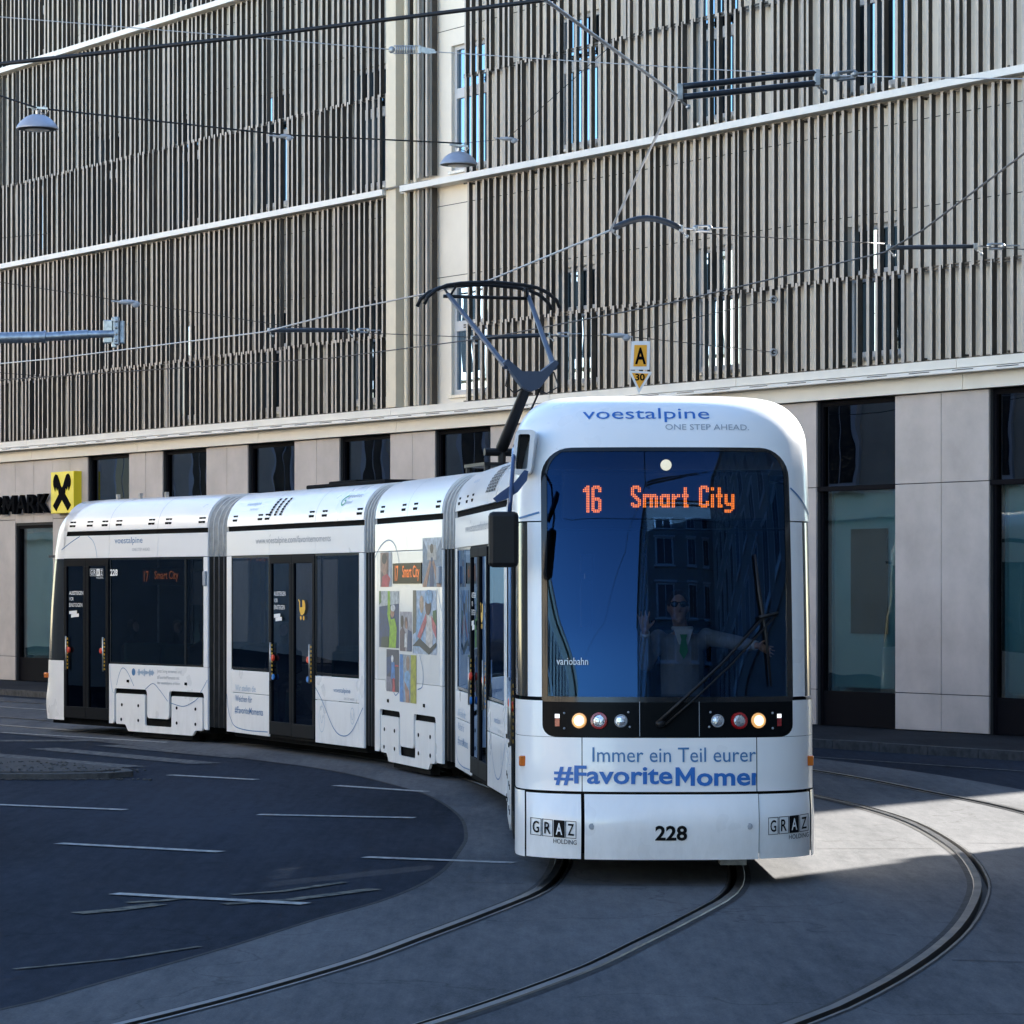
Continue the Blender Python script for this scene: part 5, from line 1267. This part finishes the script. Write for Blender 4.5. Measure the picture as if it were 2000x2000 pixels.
b.tube([Ls,Le],[.055,.045],10); b.tube([Le,Lw],[.043,.028],10); b.tube([Rs,Re],[.055,.045],10); b.tube([Re,Rw],[.043,.028],10)
def hand(b,w,up,side,curl=0.0,sg=1):
    """w wrist, up = towards finger tips, side = towards the thumb, palm faces +x"""
    up=up.normalized(); side=(side-up*side.dot(up)).normalized(); nrm=V3(1,0,0)
    pc=w+up*.05; 
    rows=[]
    for u,wd,th in ((0,.026,.016),(.03,.036,.016),(.07,.042,.014),(.09,.040,.012)):
        c=w+up*u; rows.append([c+side*wd*math.cos(a)+nrm*th*math.sin(a) for a in [2*math.pi*k/12 for k in range(12)]])
    b.grid(rows,0,True); b.ball(w+up*.005,(.027,.027,.027),6); b.ball(w+up*.088,(.014,.036,.014),6)
    for k,(off,ln,sp) in enumerate(((.031,.066,.30),(.011,.076,.10),(-.010,.071,-.10),(-.030,.055,-.32))):
        base=w+up*.085+side*off; d=(up+side*sp).normalized(); mid=base+d*ln*.5+nrm*curl*.4; tip=base+d*ln*(1-abs(curl)*3)+nrm*curl
        b.tube([base-d*.015,mid,tip],[.0095,.0088,.007],8); b.ball(tip,.0072,4)
    tb=w+up*.03+side*.032; d=(up*.62+side*.85).normalized(); b.tube([tb-d*.012,tb+d*.03,tb+d*.062+up*.008],[.013,.0105,.008],8); b.ball(tb+d*.062+up*.008,.008,4)
hand(b,Lw,V3(-.02,-.10,1),V3(0,1,0)); hand(b,Rw,V3(.5,.8,-.35),V3(.2,-.3,.8),.02)
fuse(b,.0065,'body',M['skin'],drv)
b=MB(); b.tube([V3(0,0,1.03),V3(0,0,.95),V3(0,0,.8),V3(0,0,.5),V3(0,0,.33)],[.085,.165,.175,.165,.17],16); b.ball(V3(0,0,.96),(.125,.225,.09),12)
for s_,e_,w_ in ((Ls,Le,Lw),(Rs,Re,Rw)):
    b.ball(s_,(.075,.07,.075),8); b.tube([s_,e_],[.07,.06],12); b.ball(e_,.06,8); b.tube([e_,e_.lerp(w_,.9)],[.06,.044],12)
fuse(b,.012,'jacket',M['suit'],drv)
b=MB(); b.plate([(-.075,1.075),(.075,1.075),(.045,.98),(.0,.86),(-.045,.98)],lambda a,c,t:V3(.150-.035*t+(1.0-c)*.06,a,c)); b.tube([V3(.07,0,1.07)+V3(.065*math.cos(a)-.07,.072*math.sin(a),.01) for a in [2*math.pi*k/14 for k in range(15)]],.018,6); b.build('shirt',M['shirt'],drv)
for e_,w_ in ((Le,Lw),(Re,Rw)):
    b=MB(); b.tube([e_.lerp(w_,.88),e_.lerp(w_,.96)],[.040,.038],12); b.build('cuff',M['shirt'],drv,smooth=True)
b=MB(); b.plate([(-.028,1.035),(.028,1.035),(.018,.995),(.034,.90),(.0,.84),(-.034,.90),(-.018,.995)],lambda a,c,t:V3(.172-.02*t+(1.0-c)*.055,a,c)); b.build('tie',M['tie'],drv,bevel=.004)
b=MB(); 
rows=[]
for i in range(9):
    th=i/8*math.pi*.52; rows.append([H+V3(-.012,0,.012)+V3((.102)*math.sin(th)*math.cos(a)*(1 if math.cos(a)<.2 else .86),.085*math.sin(th)*math.sin(a),.125*math.cos(th)) for a in [2*math.pi*k/20 for k in range(20)]])
b.grid(rows,0,True); b.build('hair',M['hair'],drv,smooth=True)
for sg in (-1,1):
    b=MB(); b.ball(H+V3(.088,sg*.034,.022),(.012,.031,.025),8); b.build('sunglass_lens',M['lens'],drv,smooth=True)
b=MB(); b.tube([H+V3(.02,-.08,.03),H+V3(.09,-.065,.032),H+V3(.102,0,.036),H+V3(.09,.065,.032),H+V3(.02,.08,.03)],.005,6); b.build('sunglass_frame',M['black'],drv,smooth=True)
# passengers: seated torso figures behind the tinted windows
pb=MB(); pb.ball((0,0,1.28),(.09,.075,.115),10); pb.tube([(0,0,1.2),(-.01,0,1.05)],[.05,.06],10); pb.tube([(-.01,0,1.08),(-.02,0,.9),(0,0,.62),(.02,0,.48)],[.10,.17,.16,.19],14); pb.ball((-.01,0,1.0),(.11,.20,.09),10)
for sg in (-1,1): pb.tube([(-.01,sg*.2,1.0),(.05,sg*.24,.74),(.27,sg*.14,.66)],[.055,.045,.035],10); pb.ball((.30,sg*.12,.66),(.05,.035,.03),6); pb.tube([(.02,sg*.1,.5),(.42,sg*.11,.5),(.44,sg*.11,.05),(.54,sg*.11,.03)],[.09,.07,.05,.04],10)
pb.ball((.09,0,1.265),(.022,.014,.026),5)
first=fuse(pb,.016,'body',M['dark_cloth'],None); pme=first.data; bpy.data.objects.remove(first)
hb=MB(); hb.ball((.012,0,1.285),(.086,.068,.098),10); hb.ball((.095,0,1.26),(.02,.013,.024),5); hme=hb.mesh('face',M['skin'],True)
hr=MB(); hr.ball((-.022,0,1.315),(.088,.082,.098),10); hrme=hr.mesh('hair',M['hair'],True)
def passenger(S_,x,y,rz,label):
    p=S_.w(x,y,.36); r=empty('person',tuple(p),S_.rz+rz); tag(r,label,'person','passengers seated behind the tram windows')
    inst('body',pme,r); inst('face',hme,r); inst('hair',hrme,r)
passenger(SE,2.6,-.62,-.4,'passenger in dark clothes seated below the orange sign of the rear section')
passenger(SE,3.25,-.55,2.8,'passenger in dark clothes facing backwards beside the rear section pillar')
passenger(SE,1.05,-.5,.3,'passenger standing dark behind the rear door glass')
passenger(SD,.95,-.62,-.7,'passenger seated at the window beside the favorite moments lettering')
passenger(SD,4.6,-.62,-.6,'passenger seated at the window behind the pram door')
